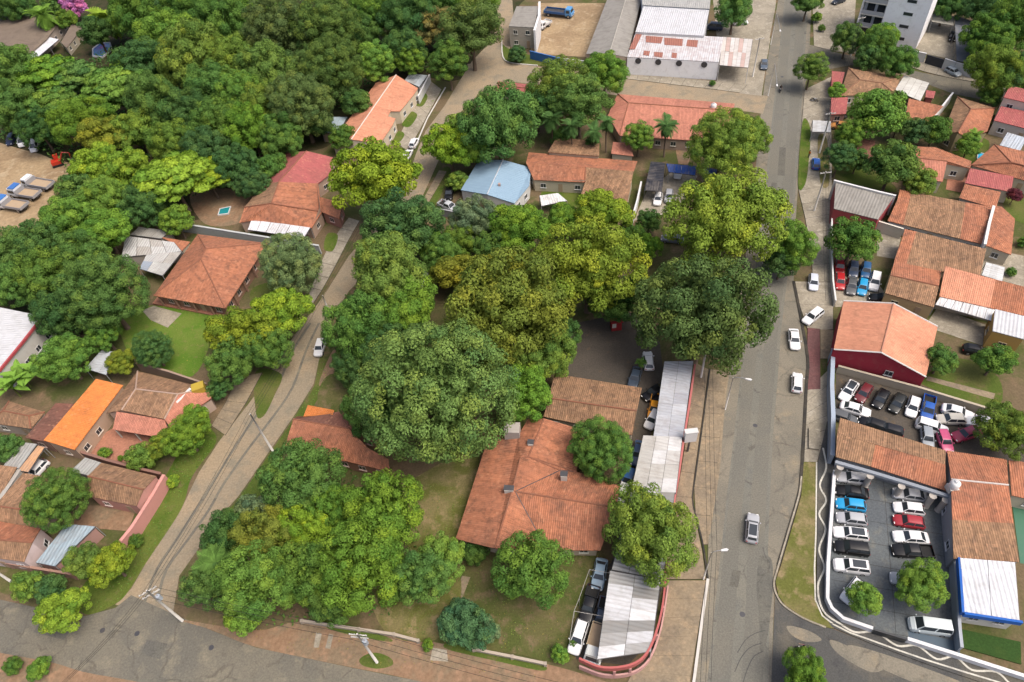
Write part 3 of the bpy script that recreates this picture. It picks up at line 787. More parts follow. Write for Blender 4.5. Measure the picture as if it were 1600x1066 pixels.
def truck(rear, front, cabc, bedc, label, L=6.2, roofc=None, bedmat='wood', box=False):
    a, b = P(*rear, 0.8), P(*front, 0.8); c = (a + b) / 2
    root = empty('flatbed_truck', (c.x, c.y, 0.03), math.atan2(b.y-a.y, b.x-a.x)); tag(root, label, 'truck')
    if L > 6.5: root.scale = (1.15, 1.25, 1.2)
    w = 1.1; x1 = L/2; x0 = x1 - (2.4 if roofc else 1.75)
    m = MB(); secs = [(x0, 2.25), (x1-0.55, 2.25), (x1-0.15, 1.35), (x1, 1.2)]
    st = []
    for x, zt in secs: st.append([(x, w*0.95, 0.55), (x, w, 0.8), (x, w*0.98, min(zt-0.1, 1.3)), (x, w*0.86, zt-0.05), (x, w*0.7, zt), (x, -w*0.7, zt), (x, -w*0.86, zt-0.05), (x, -w*0.98, min(zt-0.1, 1.3)), (x, -w, 0.8), (x, -w*0.95, 0.55)])
    vs, fs = loft(st); cab = m.add(vs, fs).build('cab', 'car_paint', root, cabc)
    q = [(x1-0.15, -w*0.84, 1.35), (x1-0.15, w*0.84, 1.35), (x1-0.55, w*0.72, 2.2), (x1-0.55, -w*0.72, 2.2)]
    obj('windscreen', pane_mesh('windscreen', q, (0.03, 0.05, 0.04)), cab)
    if roofc: MB().box(x0+0.02, -0.92, 2.256, x1-0.9, 0.92, 2.42).build('cab_roof', 'car_paint', root, roofc)
    for s in (1, -1):
        MB().box(x0+0.25, s*1.06-0.035, 1.32, x1-0.62, s*1.06+0.035, 1.95).build('side_window', 'glass_dark', cab)
        MB().box(x1-0.05, s*0.75-0.15, 0.75, x1+0.02, s*0.75+0.15, 0.93).build('headlight', 'lamp_clear', root)
        for x in (x1-0.9, -L/2+1.2):
            o = obj('wheel', BIGWHEEL[0], root, None, (x, s*0.95, 0.48)); obj('rim', BIGWHEEL[1], o)
    MB().box(-L/2, -0.45, 0.6, x0+0.3, 0.45, 0.8).build('chassis', 'dark_metal', root)
    MB().box(-L/2, -1.12, 0.95, x0-0.15, 1.12, 1.06).build('bed_floor', bedmat, root)
    for s in (1, -1): MB().box(-L/2, s*1.14-0.03, 0.9, x0-0.15, s*1.14+0.03, 1.45).build('side_board', 'car_paint', root, bedc)
    MB().box(-L/2-0.06, -1.17, 0.9, -L/2, 1.17, 1.45).build('tail_board', 'car_paint', root, bedc)
    MB().box(x0-0.15, -1.17, 0.9, x0-0.07, 1.17, 1.9).build('head_board', 'car_paint', root, bedc)
    return root

# ------------------------------------------------------------------ people
def skinned(joints, edges, radii, mat, name):
    import bmesh
    me = bpy.data.meshes.new(name); bm = bmesh.new(); lay = bm.verts.layers.skin.verify()
    vs = [bm.verts.new(j) for j in joints]
    for v, r in zip(vs, radii): v[lay].radius = (r, r)
    vs[0][lay].use_root = True
    for a, b in edges: bm.edges.new((vs[a], vs[b]))
    bm.to_mesh(me); bm.free()
    o = bpy.data.objects.new('tmp', me); col.objects.link(o)
    o.modifiers.new('skin', 'SKIN'); s = o.modifiers.new('sub', 'SUBSURF'); s.levels = s.render_levels = 1
    dg = bpy.context.evaluated_depsgraph_get(); out = bpy.data.meshes.new_from_object(o.evaluated_get(dg))
    bpy.data.objects.remove(o); out.name = name
    out.materials.clear(); out.materials.append(MATS[mat]); return out
def figure(label, loc, rz, shirt, trousers, pose, hair=(0.015, 0.012, 0.01)):
    """pelvis, spine, neck, head, arms, legs; pose = 'stand' or 'ride'"""
    root = empty('person', loc, rz); tag(root, label, 'person')
    if pose == 'stand':
        J = [(0,0,0.95),(0,0,1.2),(0,0,1.42),(0,0,1.52),(0.02,0,1.66),
             (0,0.2,1.42),(0.02,0.27,1.15),(0.12,0.26,0.92),(0.16,0.25,0.83), (0,-0.2,1.42),(0.02,-0.27,1.15),(0.12,-0.26,0.92),(0.16,-0.25,0.83),
             (0,0.1,0.9),(0.02,0.12,0.5),(0,0.13,0.08),(0.14,0.14,0.04), (0,-0.1,0.9),(-0.04,-0.12,0.5),(-0.08,-0.13,0.08),(0.06,-0.14,0.04)]
    else:
        J = [(-0.15,0,0.88),(-0.06,0,1.12),(0.05,0,1.34),(0.09,0,1.44),(0.13,0,1.58),
             (0.05,0.2,1.33),(0.22,0.3,1.12),(0.45,0.3,1.06),(0.53,0.29,1.05), (0.05,-0.2,1.33),(0.22,-0.3,1.12),(0.45,-0.3,1.06),(0.53,-0.29,1.05),
             (-0.12,0.12,0.84),(0.27,0.22,0.74),(0.1,0.22,0.36),(0.22,0.22,0.31), (-0.12,-0.12,0.84),(0.27,-0.22,0.74),(0.1,-0.22,0.36),(0.22,-0.22,0.31)]
    E = [(0,1),(1,2),(2,3),(3,4),(2,5),(5,6),(6,7),(7,8),(2,9),(9,10),(10,11),(11,12),(0,13),(13,14),(14,15),(15,16),(0,17),(17,18),(18,19),(19,20)]
    Rd = [0.15,0.15,0.16,0.065,0.10, 0.075,0.05,0.04,0.03, 0.075,0.05,0.04,0.03, 0.10,0.075,0.05,0.045, 0.10,0.075,0.05,0.045]
    me = skinned(J, E, Rd, 'skin', 'body')
    me.materials.append(MATS['cloth']); me.materials.append(MATS['dark_metal'])
    hip = J[0][2]
    for p in me.polygons:
        c = p.center
        leg = c.z < hip + 0.02 and not (abs(c.y) > 0.2 and c.z > 0.78 and pose == 'stand')
        arm_low = (pose == 'stand' and abs(c.y) > 0.21 and c.z < 1.12) or (pose == 'ride' and abs(c.y) > 0.2 and c.x > 0.25 and c.z > 0.95)
        if c.z > J[3][2] - 0.02 or arm_low: p.material_index = 0
        elif leg: p.material_index = 2
        else: p.material_index = 1
    me.polygons.foreach_set('use_smooth', [True] * len(me.polygons))
    obj('body', me, root, shirt)
    hx, hy, hz = J[4]
    m = MB()
    m.tube([(hx-0.02, 0, hz-0.02), (hx-0.02, 0, hz+0.06), (hx-0.01, 0, hz+0.11), (hx-0.01, 0, hz+0.135)], [0.118, 0.115, 0.075, 0.02], 10)
    m.build('hair', 'cloth', root, hair, smooth=True)
    for s in (1, -1):
        k = 8 if s > 0 else 12; h = Vector(J[k]); d = (h - Vector(J[k-1])).normalized(); sd = Vector((0, 0, 1)) if pose == 'ride' else Vector((1, 0, 0))
        m = MB(); w = d.cross(sd).normalized()
        m.tube([h - d*0.02, h + d*0.06], [0.04, 0.042], 6)
        for i, L in enumerate((0.065, 0.08, 0.075, 0.06)):
            o = h + d*0.05 + w * (i - 1.5) * 0.021; m.tube([o, o + d*L*0.6, o + d*L - sd*0.02], [0.010, 0.010, 0.007], 5)
        m.tube([h + w*0.03, h + w*0.055 + d*0.04, h + w*0.05 + d*0.07], [0.012, 0.011, 0.008], 5)
        m.build('hand', 'skin', root)
    return root
def motorbike(label, rear, front, c, person_label=None, shirt=None, ends=True):
    a, b = P(*rear, 0.5), P(*front, 0.5); mid = (a + b) / 2; rz = math.atan2(b.y-a.y, b.x-a.x); loc = (mid.x, mid.y, 0.03)
    root = empty('motorcycle', loc, rz); tag(root, label, 'motorcycle')
    for x in (0.66, -0.62):
        w = MB()
        w.tube([(x, -0.05, 0.3), (x, 0.05, 0.3)], 0.3, 16); o = w.build('wheel', 'rubber', root)
        MB().tube([(x, -0.056, 0.3), (x, 0.056, 0.3)], 0.19, 12).build('rim', 'rim', o)
    MB().tube([(0.66, 0, 0.3), (0.45, 0, 0.95), (0.38, 0, 1.02)], 0.04, 6).build('fork', 'dark_metal', root)
    MB().tube([(0.42, -0.33, 1.03), (0.45, 0, 1.0), (0.42, 0.33, 1.03)], 0.02, 6).build('handlebar', 'dark_metal', root)
    MB().tube([(0.45, 0, 0.7), (0.2, 0, 0.82), (0.0, 0, 0.78), (-0.1, 0, 0.7)], [0.08, 0.15, 0.14, 0.06], 8).build('fuel_tank', 'car_paint', root, c, smooth=True)
    MB().tube([(-0.05, 0, 0.76), (-0.3, 0, 0.76), (-0.7, 0, 0.82)], [0.1, 0.13, 0.08], 8).build('seat', 'rubber', root, smooth=True)
    MB().box(-0.2, -0.14, 0.28, 0.28, 0.14, 0.6).build('engine', 'dark_metal', root)
    MB().tube([(0.1, -0.18, 0.3), (-0.7, -0.18, 0.36)], 0.045, 6).build('exhaust', 'rim', root)
    MB().tube([(0.52, 0, 0.88), (0.6, 0, 0.88)], 0.09, 8).build('headlight', 'lamp_clear', root)
    if person_label: figure(person_label, loc, rz, shirt, None, 'ride')
    return root

# ------------------------------------------------------------------ street furniture
def street_lamp(label, base_px, head_px, h=8.5):
    b = P(*base_px); root = empty('street_lamp', b); tag(root, label, 'street lamp')
    e = P(*head_px, h) - b; e.z = h
    MB().tube([(0, 0, 0), (0, 0, h*0.5), (0, 0, h-0.3)], [0.12, 0.09, 0.06], 8).build('pole', 'concrete_cast', root, smooth=True)
    arm = MB().tube([(0, 0, h-0.35), (e.x*0.25, e.y*0.25, h-0.05), (e.x*0.7, e.y*0.7, h+0.05), (e.x, e.y, h)], 0.045, 6).build('arm', 'rim', root)
    d = Vector((e.x, e.y, 0)).normalized(); n = Vector((-d.y, d.x, 0)); c = Vector((e.x, e.y, h))
    q = [c - d*0.1 - n*0.1, c + d*0.6 - n*0.19, c + d*0.85, c + d*0.6 + n*0.19, c - d*0.1 + n*0.1]
    MB().prism([v - Vector((0, 0, 0.1)) for v in q], [v + Vector((0, 0, 0.06)) for v in q]).build('lamp_head', 'paint', root, (0.75, 0.75, 0.74))
    return root
def utility_pole(label, base_px, h=10.5, arms=1, transformer=False, rz=0.0, c=(0.55, 0.54, 0.5), lean=(0, 0), lamp=False):
    b = P(*base_px); root = empty('utility_pole', b, rz); tag(root, label, 'utility pole')
    lx, ly = lean
    MB().tube([(0, 0, -0.05), (lx*0.5, ly*0.5, h*0.5), (lx, ly, h)], [0.2, 0.16, 0.12], 9).build('pole', 'concrete_cast', root, smooth=True)
    for k in range(arms):
        z = h - 0.3 - 0.9*k
        a = MB().box(lx-1.1, ly-0.06, z-0.06, lx+1.1, ly+0.06, z+0.06).build('crossarm', 'concrete_cast', root)
        for x in (-1.0, -0.4, 0.4, 1.0): MB().tube([(lx+x, ly, z+0.06), (lx+x, ly, z+0.18), (lx+x, ly, z+0.26)], [0.05, 0.07, 0.03], 7).build('insulator', 'paint', a, (0.7, 0.7, 0.68))
    if transformer:
        t_ = MB().tube([(lx*0.7+0.35, ly*0.7, h-3.2), (lx*0.7+0.35, ly*0.7, h-2.2)], 0.3, 12).build('transformer', 'paint', root, (0.45, 0.5, 0.55))
        MB().tube([(lx*0.7+0.35, ly*0.7, h-2.2), (lx*0.7+0.35, ly*0.7, h-1.95)], 0.05, 6).build('bushing', 'paint', t_, (0.4, 0.3, 0.25))
    if lamp:
        MB().tube([(0, 0, h*0.75), (0.6, 0, h*0.8), (1.4, 0, h*0.8)], 0.04, 6).build('lamp_arm', 'rim', root)
        MB().box(1.3, -0.14, h*0.8-0.06, 1.9, 0.14, h*0.8+0.05).build('lamp_head', 'paint', root, (0.75, 0.75, 0.74))
    return root
def cable(label, a, b, sag=0.8, r=0.022, group='overhead power cables'):
    n = 14; pts = []
    for i in range(n + 1):
        t_ = i / n; p = a.lerp(b, t_); pts.append(p - Vector((0, 0, sag * 4 * t_ * (1 - t_))))
    base = pts[0].copy()
    o = MB().tube([p - base for p in pts], r, 5).build('power_cable', 'rubber'); o.location = base
    return tag(o, label, 'cable', group)

# ------------------------------------------------------------------ ground, roads, pavements
m = MB().box(-1500, -400, -1.0, 1500, 2400, 0.0); g = m.build('ground', 'ground'); g['kind'] = 'structure'
MAIN_L = [(1232,-120),(1216,0),(1201,84),(1192,150),(1186,200),(1178,300),(1165,400),(1152,500),(1141,560),(1131,633),(1123,729),(1114,790),(1107,835),(1106,905),(1095,987),(1084,1066),(1070,1160)]
MAIN_R = [(1276,-120),(1268,0),(1265,75),(1258,135),(1254,188),(1247,289),(1241,380),(1240,440),(1250,490),(1262,560),(1260,600),(1256,680),(1252,745),(1248,775),(1232,830),(1216,885),(1210,920),(1209,953),(1205,1066),(1200,1160)]
sheet('road', MAIN_L + MAIN_R[::-1], 0.012, 'dusty_shoulder')
# the worn asphalt itself, darker where tyres run
ASL = [(1240,-120),(1226,0),(1217,84),(1205,200),(1195,300),(1180,420),(1165,520),(1158,580),(1147,680),(1135,780),(1127,860),(1118,940),(1105,1066),(1092,1160)]
ASR = [(1272,-120),(1263,0),(1258,84),(1250,200),(1243,300),(1232,420),(1220,520),(1216,580),(1208,680),(1203,780),(1200,860),(1203,940),(1200,1066),(1196,1160)]
sheet('carriageway', ASL + ASR[::-1], 0.018, 'asphalt')
def lerpline(f): return [(a[0] + (b[0]-a[0])*f, a[1]) for a, b in zip(ASL, ASR)]
t = ground_mat('tyre_track', [((0.168, 0.158, 0.140), 0), ((0.185, 0.17, 0.146), 0.5)], 0.1, 5.0)
for f0, f1 in ((0.06, 0.38), (0.56, 0.92)):
    sheet('wheel_track', lerpline(f0) + lerpline(f1)[::-1], 0.022, 'tyre_track')
# left: strip between road and pavement, then the pavement of concrete slabs
KERB_L = [(1204,84),(1190,169),(1168,300),(1145,420),(1124,500),(1109,577),(1098,661),(1087,740),(1082,782),(1090,818),(1098,851),(1106,905)]
slab_strip('pavement', [(1109,577),(1098,661),(1087,740),(1082,782),(1090,818),(1098,851)], [(1138,580),(1129,650),(1122,735),(1114,790),(1110,818),(1106,851)], 7, 0.10, 'old_concrete', gap=0.03)
slab_strip('pavement', [(1087,567),(1078,640),(1070,700),(1062,750),(1052,800),(1042,850),(1036,905)], [(1107,577),(1096,661),(1085,740),(1080,782),(1088,818),(1096,851),(1103,905)], 9, 0.15, 'old_concrete', gap=0.03)
slab_strip('pavement', [(1039,907),(1034,948),(1026,990),(1010,1030),(985,1052),(975,1075)], [(1103,907),(1095,960),(1088,1005),(1082,1040),(1078,1066),(1076,1090)], 6, 0.15, 'old_concrete', gap=0.03)
ribbon('kerb', [(1106,905),(1096,975),(1085,1058),(1076,1120)], 0.35, 0, 0.17, 'concrete_cast')
ribbon('kerb', [(1109,577),(1098,661),(1087,740),(1082,782),(1090,818),(1098,851),(1106,905)], 0.22, 0, 0.17, 'grime_and_shade', sm=4)  # dark colour paints in the shade of the kerb step and gutter
ribbon('kerb', [(1141,560),(1131,633),(1123,729),(1114,790),(1107,835)], 0.35, 0, 0.13, 'old_concrete', sm=3)
# right side pavement, upper stretch beside the houses
slab_strip('pavement', [(1257,140),(1253,190),(1249,250),(1246,290),(1258,340),(1268,400),(1270,440)], [(1299,120),(1299,190),(1300,250),(1300,290),(1300,340),(1299,400),(1299,440)], 15, 0.13, 'concrete')
slab_strip('pavement', [(1242,440),(1250,480),(1262,515)], [(1299,440),(1302,480),(1302,515)], 4, 0.13, 'concrete')
sheet('verge', [(1254,190),(1266,200),(1264,250),(1258,288),(1247,288)], 0.15, 'bright_lawn')
sheet('verge', [(1278,215),(1292,218),(1296,285),(1282,285)], 0.15, 'dry_lawn')
sheet('pavement', [(1262,512),(1281,514),(1282,608),(1260,609)], 0.13, 'maroon_paving', thick=0.12)
sheet('pavement', [(1282,514),(1302,516),(1302,560),(1282,560)], 0.125, 'old_concrete', thick=0.12)
slab_strip('pavement', [(1260,612),(1258,660),(1256,722)], [(1297,575),(1299,640),(1277,722)], 6, 0.13, 'concrete')
ribbon('kerb', MAIN_R[7:16], 0.45, 0, 0.14, 'grime_and_shade', sm=3)  # dark colour paints in the kerb face's shade, along with the drain
ribbon('kerb', [(1252,745),(1248,775),(1232,830),(1216,885),(1209,912),(1214,932),(1226,948),(1256,967),(1290,981)], 0.22, 0.005, 0.18, 'concrete', sm=4)
GRASS_R = [(1256,722),(1277,722),(1274,937),(1283,955),(1303,982),(1290,980),(1257,966),(1227,946),(1216,931),(1212,908),(1220,885),(1236,830),(1252,775)]
sheet('verge', GRASS_R, 0.16, 'dry_lawn', thick=0.15)
# wavy-striped footway round the corner lot
FOOT = [(1278,722),(1292,660),(1304,640),(1304,730),(1300,790),(1292,900),(1292,935),(1318,970),(1368,990),(1420,1005),(1500,1030),(1600,1062),(1720,1100),(1690,1120),(1560,1075),(1450,1038),(1360,1005),(1300,980),(1276,940)]
sheet('footway', FOOT, 0.17, 'dark_asphalt', thick=0.16)
WAVE = [(1286,700),(1291,731),(1281,758),(1291,782),(1280,803),(1290,827),(1280,858),(1288,887),(1278,916),(1286,954),(1313,975),(1337,988),(1368,988),(1402,1009),(1433,1009),(1464,1030),(1492,1026),(1519,1047),(1557,1050),(1585,1072),(1640,1085)]
ribbon('painted_stripe', WAVE, 0.24, 0.17, 0.178, 'paint_white', sm=5, zref=0.17)
ribbon('painted_stripe', [(1276,722),(1275,830),(1274,937),(1303,976),(1360,1000),(1450,1032),(1560,1066),(1680,1102)], 0.2, 0.17, 0.182, 'paint_white', sm=2, zref=0.17)
sheet('side_street', [(1210,953),(1211,920),(1216,932),(1226,948),(1256,967),(1300,982),(1360,1006),(1450,1039),(1560,1076),(1700,1125),(1700,1300),(1198,1300),(1205,1066)], 0.02, 'dark_asphalt')
for q in ([(1230,978),(1262,985),(1284,1000),(1260,1003),(1238,993)], [(1330,1008),(1420,1035),(1520,1075),(1480,1085),(1400,1055),(1340,1025)], [(1297,1000),(1330,1012),(1380,1040),(1360,1050),(1310,1022)]):
    DZ = globals().get('DZ', 0.024) + 0.004; sheet('dust_patch', q, DZ, 'dusty_shoulder')
ground_mat('damp_asphalt', [((0.135, 0.128, 0.115), 0), ((0.16, 0.15, 0.13), 0.5), ((0.11, 0.105, 0.095), 0.6)], 0.3, 5.0, cracks=0.3)
sheet('damp_patch', [(1188,868),(1204,872),(1208,900),(1204,960),(1196,1010),(1188,1015),(1186,960),(1182,920),(1184,885)], 0.027, 'damp_asphalt')
for q in ([(1196,985),(1180,990),(1165,1000),(1152,1020)], [(1190,1005),(1172,1012),(1158,1028),(1148,1050)], [(1192,1018),(1178,1026),(1168,1045),(1160,1070)], [(1192,855),(1196,870),(1203,880),(1200,895)]):
    ribbon('tyre_mark', q, 0.10, 0.026, 0.031, 'dark_asphalt', sm=4)
ground_mat('tyre_patch', [((0.13, 0.122, 0.11), 0), ((0.15, 0.14, 0.12), 0.5)], 0.2, 5.0, cracks=0.3)
for q in ([(1145,890),(1158,892),(1153,918),(1139,916)], [(1218,230),(1228,231),(1226,275),(1215,274)], [(1206,285),(1214,286),(1200,360),(1192,358)], [(230,1000),(262,1006),(250,1030),(220,1022)], [(60,975),(110,985),(100,1000),(52,988)]):
    sheet('asphalt_patch', q, 0.029, 'tyre_patch')
for x, y in ((1180,665),(1160,960),(160,985),(214,990),(330,1012),(1222,120),(1195,430)):
    c = P(x, y, 0.034); MB().prism([c + Vector((0.36*math.cos(k*0.5236), 0.36*math.sin(k*0.5236), -0.03)) for k in range(12)], [c + Vector((0.36*math.cos(k*0.5236), 0.36*math.sin(k*0.5236), 0)) for k in range(12)]).build('manhole_cover', 'dark_metal')['kind'] = 'structure'
# left cobbled street
LST_L = [(770,-60),(776,20),(772,60),(738,95),(716,130),(695,165),(665,205),(650,240),(634,290),(610,330),(575,365),(545,400),(525,432),(500,470),(470,510),(435,560),(403,612),(366,660),(342,690),(311,738),(283,796),(255,840),(228,880),(205,920),(180,945)]
LST_R = [(796,-60),(802,20),(800,60),(792,95),(780,120),(745,150),(715,180),(704,205),(690,240),(668,290),(656,315),(620,350),(590,390),(570,430),(545,455),(516,500),(505,535),(490,600),(462,646),(423,702),(373,775),(354,796),(316,849),(280,900),(270,960)]
sheet('cobbled_street', LST_L + LST_R[::-1], 0.010, 'cobbles')
for f in (0.33, 0.62):
    pts = [(a[0] + (b[0]-a[0])*f, (a[1]+b[1])/2) for a, b in zip(LST_L[14:], LST_R[15:])]
    ribbon('wheel_rut', pts, 0.45, 0.012, 0.017, 'street_asphalt', sm=3)
ribbon('kerb', [(696,137),(668,185),(655,215),(640,245)], 0.3, 0, 0.13, 'concrete_cast')
slab_strip('pavement', [(664,120),(652,152),(640,180),(630,200),(618,222)], [(690,140),(668,180),(655,205),(645,222),(636,236)], 7, 0.1, 'concrete')
for q in ([(655,142),(668,150),(660,166),(648,162)], [(640,175),(652,180),(640,198),(628,194)], [(623,205),(632,210),(624,222),(614,218)]):
    sheet('front_lawn', q, 0.115, 'bright_lawn')
slab_strip('pavement', [(545,340),(528,362),(505,400),(490,440),(478,470)], [(562,345),(546,372),(524,415),(505,450),(489,474)], 7, 0.1, 'concrete')
sheet('front_lawn', [(512,365),(528,368),(520,392),(506,388)], 0.112, 'bright_lawn')
sheet('verge', [(660,320),(690,266),(704,268),(680,320),(650,345)], 0.03, 'lawn')
slab_strip('pavement', [(655,322),(672,292),(686,266)], [(664,326),(682,296),(698,268)], 3, 0.1, 'old_concrete')
sheet('verge', [(500,560),(520,575),(505,610),(470,665),(445,705),(420,760),(390,790),(330,870),(318,852),(356,798),(376,776),(425,703),(464,647),(491,602)], 0.022, 'lawn')
sheet('verge', [(520,548),(530,560),(515,595),(498,600)], 0.026, 'red_dirt')
sheet('verge', [(400,580),(440,585),(428,620),(412,650),(400,646)], 0.03, 'lawn')
slab_strip('pavement', [(370,590),(352,630),(330,665)], [(410,582),(384,630),(352,680)], 6, 0.1, 'old_concrete')
sheet('verge', [(300,745),(283,796),(228,880),(200,925),(178,945),(135,960),(120,930),(185,850),(225,800),(258,745),(285,700),(320,668),(338,690)], 0.024, 'bright_lawn')
sheet('verge', [(0,875),(115,900),(180,860),(200,900),(150,955),(60,930),(0,925)], 0.018, 'dark_lawn')
# bottom street
sheet('street', [(-120,910),(0,937),(60,950),(132,963),(180,950),(205,930),(272,960),(330,985),(400,1012),(552,1044),(653,1064),(760,1090),(900,1130),(1000,1180),(700,1200),(-150,1080)], 0.014, 'street_asphalt')
sheet('verge', [(280,968),(400,985),(471,972),(615,992),(800,1027),(851,1037),(900,1050),(960,1070),(1000,1090),(980,1130),(850,1112),(653,1064),(552,1043),(400,1011),(330,984)], 0.02, 'red_dirt')
sheet('verge', [(-60,1005),(0,1020),(80,1035),(130,1050),(250,1080),(200,1150),(-80,1100)], 0.02, 'red_dirt')
for q in ([(562,1030),(572,1023),(586,1020),(600,1023),(612,1030),(614,1038),(604,1043),(588,1045),(572,1042),(563,1037)], [(700,1005),(740,1012),(800,1028),(850,1040),(845,1048),(780,1034),(700,1015)], [(500,968),(560,980),(610,998),(600,1002),(520,985)]):
    sheet('grass_patch', q, 0.03, 'lawn')
for q in ([(494,988),(503,990),(498,1012),(490,1012)], [(514,990),(521,992),(516,1014),(508,1013)]):
    sheet('driveway_strip', q, 0.03, 'concrete')
sheet('driveway', [(676,1012),(698,1016),(700,1034),(672,1032)], 0.028, 'concrete')
# top streets
sheet('street', [(730,100),(786,97),(839,104),(910,112),(980,123),(1060,133),(1154,145),(1200,150),(1192,178),(1150,172),(983,152),(900,140),(800,128),(740,150)], 0.016, 'cobbles')
slab_strip('pavement', [(980,112),(1060,121),(1120,127),(1168,132)], [(978,123),(1060,133),(1120,140),(1156,145)], 10, 0.11, 'concrete')
sheet('forecourt', [(1168,60),(1204,60),(1198,95),(1190,150),(1156,146),(1120,126),(1120,100)], 0.05, 'concrete')
sheet('forecourt', [(1110,-40),(1214,-40),(1212,10),(1202,62),(1120,58)], 0.046, 'concrete')
sheet('verge', [(784,70),(800,78),(870,98),(868,104),(800,98),(786,92)], 0.05, 'lawn')
ribbon('kerb', [(784,60),(786,90),(800,99),(840,103)], 0.3, 0, 0.2, 'concrete_cast', sm=3)
sheet('works_yard', [(840,5),(960,5),(930,90),(828,84)], 0.03, 'sand')
sheet('street', [(1264,70),(1285,74),(1306,82),(1380,98),(1442,114),(1529,130),(1640,150),(1640,175),(1547,158),(1490,147),(1403,114),(1330,102),(1296,108),(1256,128)], 0.022, 'street_asphalt')
sheet('forecourt', [(1268,-40),(1340,-40),(1334,50),(1340,84),(1306,80),(1272,72)], 0.1, 'concrete', thick=0.09)
slab_strip('pavement', [(1412,84),(1450,93),(1480,102),(1530,118)], [(1408,100),(1445,112),(1476,120),(1524,128)], 6, 0.12, 'concrete')
sheet('courtyard', [(1440,20),(1500,30),(1495,95),(1446,84),(1428,74)], 0.03, 'concrete')
# yards
sheet('sandy_yard', [(-60,222),(40,235),(90,255),(105,290),(72,340),(40,362),(-60,365)], 0.02, 'sand')
sheet('truck_lane', [(60,250),(100,252),(130,262),(100,275),(60,262)], 0.026, 'sand')
sheet('front_lawn', [(195,480),(330,490),(330,530),(300,588),(235,575),(195,540)], 0.02, 'vivid_lawn')
sheet('paved_terrace', [(222,485),(240,478),(284,490),(262,512),(235,500)], 0.05, 'concrete')
sheet('front_lawn', [(395,450),(445,440),(465,470),(400,480)], 0.02, 'lawn')
sheet('backyard', [(300,300),(390,300),(380,345),(320,350)], 0.02, 'red_dirt')
sheet('courtyard', [(118,704),(178,668),(245,685),(215,728),(165,716),(128,706)], 0.06, 'terracotta_floor')
sheet('yard', [(120,790),(215,790),(200,830),(105,822)], 0.02, 'red_dirt')
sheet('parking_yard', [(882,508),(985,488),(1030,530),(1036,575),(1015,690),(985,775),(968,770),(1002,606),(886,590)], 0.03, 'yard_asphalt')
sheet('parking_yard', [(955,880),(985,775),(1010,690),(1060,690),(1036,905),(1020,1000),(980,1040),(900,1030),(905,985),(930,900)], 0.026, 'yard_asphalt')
sheet('garden', [(720,880),(935,865),(905,975),(890,1035),(800,1020),(690,1000)], 0.024, 'dark_lawn')
sheet('garden', [(640,760),(660,740),(745,700),(740,760),(722,850),(660,880),(630,830)], 0.024, 'dry_lawn')
sheet('garden', [(585,900),(700,880),(720,935),(680,1000),(600,985)], 0.040, 'dry_lawn')
sheet('garden', [(515,585),(600,600),(580,650),(500,640)], 0.036, 'dark_lawn')
sheet('garden_path', [(722,900),(735,902),(718,945),(702,950)], 0.032, 'old_concrete')
sheet('garden', [(860,285),(930,290),(940,320),(850,320)], 0.03, 'bright_lawn')
sheet('yard', [(1010,300),(1060,260),(1090,275),(1060,330),(990,345)], 0.03, 'concrete')
sheet('driveway', [(1054,225),(1082,228),(1076,258),(1060,256)], 0.03, 'red_dirt')
sheet('used_car_yard', [(1306,560),(1440,603),(1552,640),(1610,660),(1610,730),(1480,704),(1313,654),(1306,640)], 0.03, 'yard_asphalt')
sheet('used_car_yard', [(1305,715),(1486,766),(1500,1010),(1500,1028),(1420,1006),(1366,990),(1318,968),(1294,935),(1294,900),(1302,780)], 0.19, 'lot_asphalt', thick=0.18)
for x0, y0, x1, y1 in ((1380,745,1400,990), (1440,900,1450,1010)):
    ribbon('paving_joint', [(x0, y0), (x1, y1)], 0.05, 0.19, 0.194, 'grime_and_shade', zref=0.19)
for i in range(7):
    y = 770 + i * 34; ribbon('paving_joint', [(1304 - i, y), (1486 + i*2, y + 34)], 0.05, 0.19, 0.195, 'grime_and_shade', zref=0.19)
sheet('green_lawn', [(1502,983),(1595,1003),(1596,1038),(1504,1012)], 0.2, 'dark_turf', thick=0.15)
sheet('front_lawn', [(1448,585),(1500,560),(1560,590),(1552,638),(1440,600)], 0.04, 'lawn')
sheet('garden_path', [(1450,588),(1555,615),(1552,624),(1447,594)], 0.05, 'old_concrete')
sheet('courtyard', [(1465,480),(1560,515),(1550,545),(1445,510)], 0.04, 'concrete')
sheet('yard', [(1305,430),(1370,440),(1395,475),(1305,480)], 0.03, 'concrete')
sheet('yard', [(1372,350),(1410,360),(1400,405),(1370,400)], 0.03, 'concrete')
sheet('yard', [(1540,388),(1600,400),(1600,448),(1532,430)], 0.03, 'concrete')
sheet('garden', [(1315,255),(1370,270),(1400,300),(1310,282)], 0.03, 'lawn')
sheet('garden', [(1500,215),(1545,220),(1530,255),(1490,245)], 0.03, 'lawn')
sheet('courtyard', [(1484,258),(1516,262),(1506,302),(1478,296)], 0.05, 'terracotta_floor')
sheet('yard', [(1560,300),(1600,300),(1600,350),(1575,340)], 0.03, 'lawn')
sheet('sports_court', [(1580,775),(1640,785),(1650,890),(1594,880)], 0.05, 'paint', None).color = (0.05, 0.17, 0.10, 1)
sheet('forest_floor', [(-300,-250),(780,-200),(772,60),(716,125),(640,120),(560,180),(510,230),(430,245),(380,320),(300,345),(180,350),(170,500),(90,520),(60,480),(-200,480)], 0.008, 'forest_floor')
for o in bpy.data.objects:
    if o.name.startswith('sports_court'): o['kind'] = 'structure'

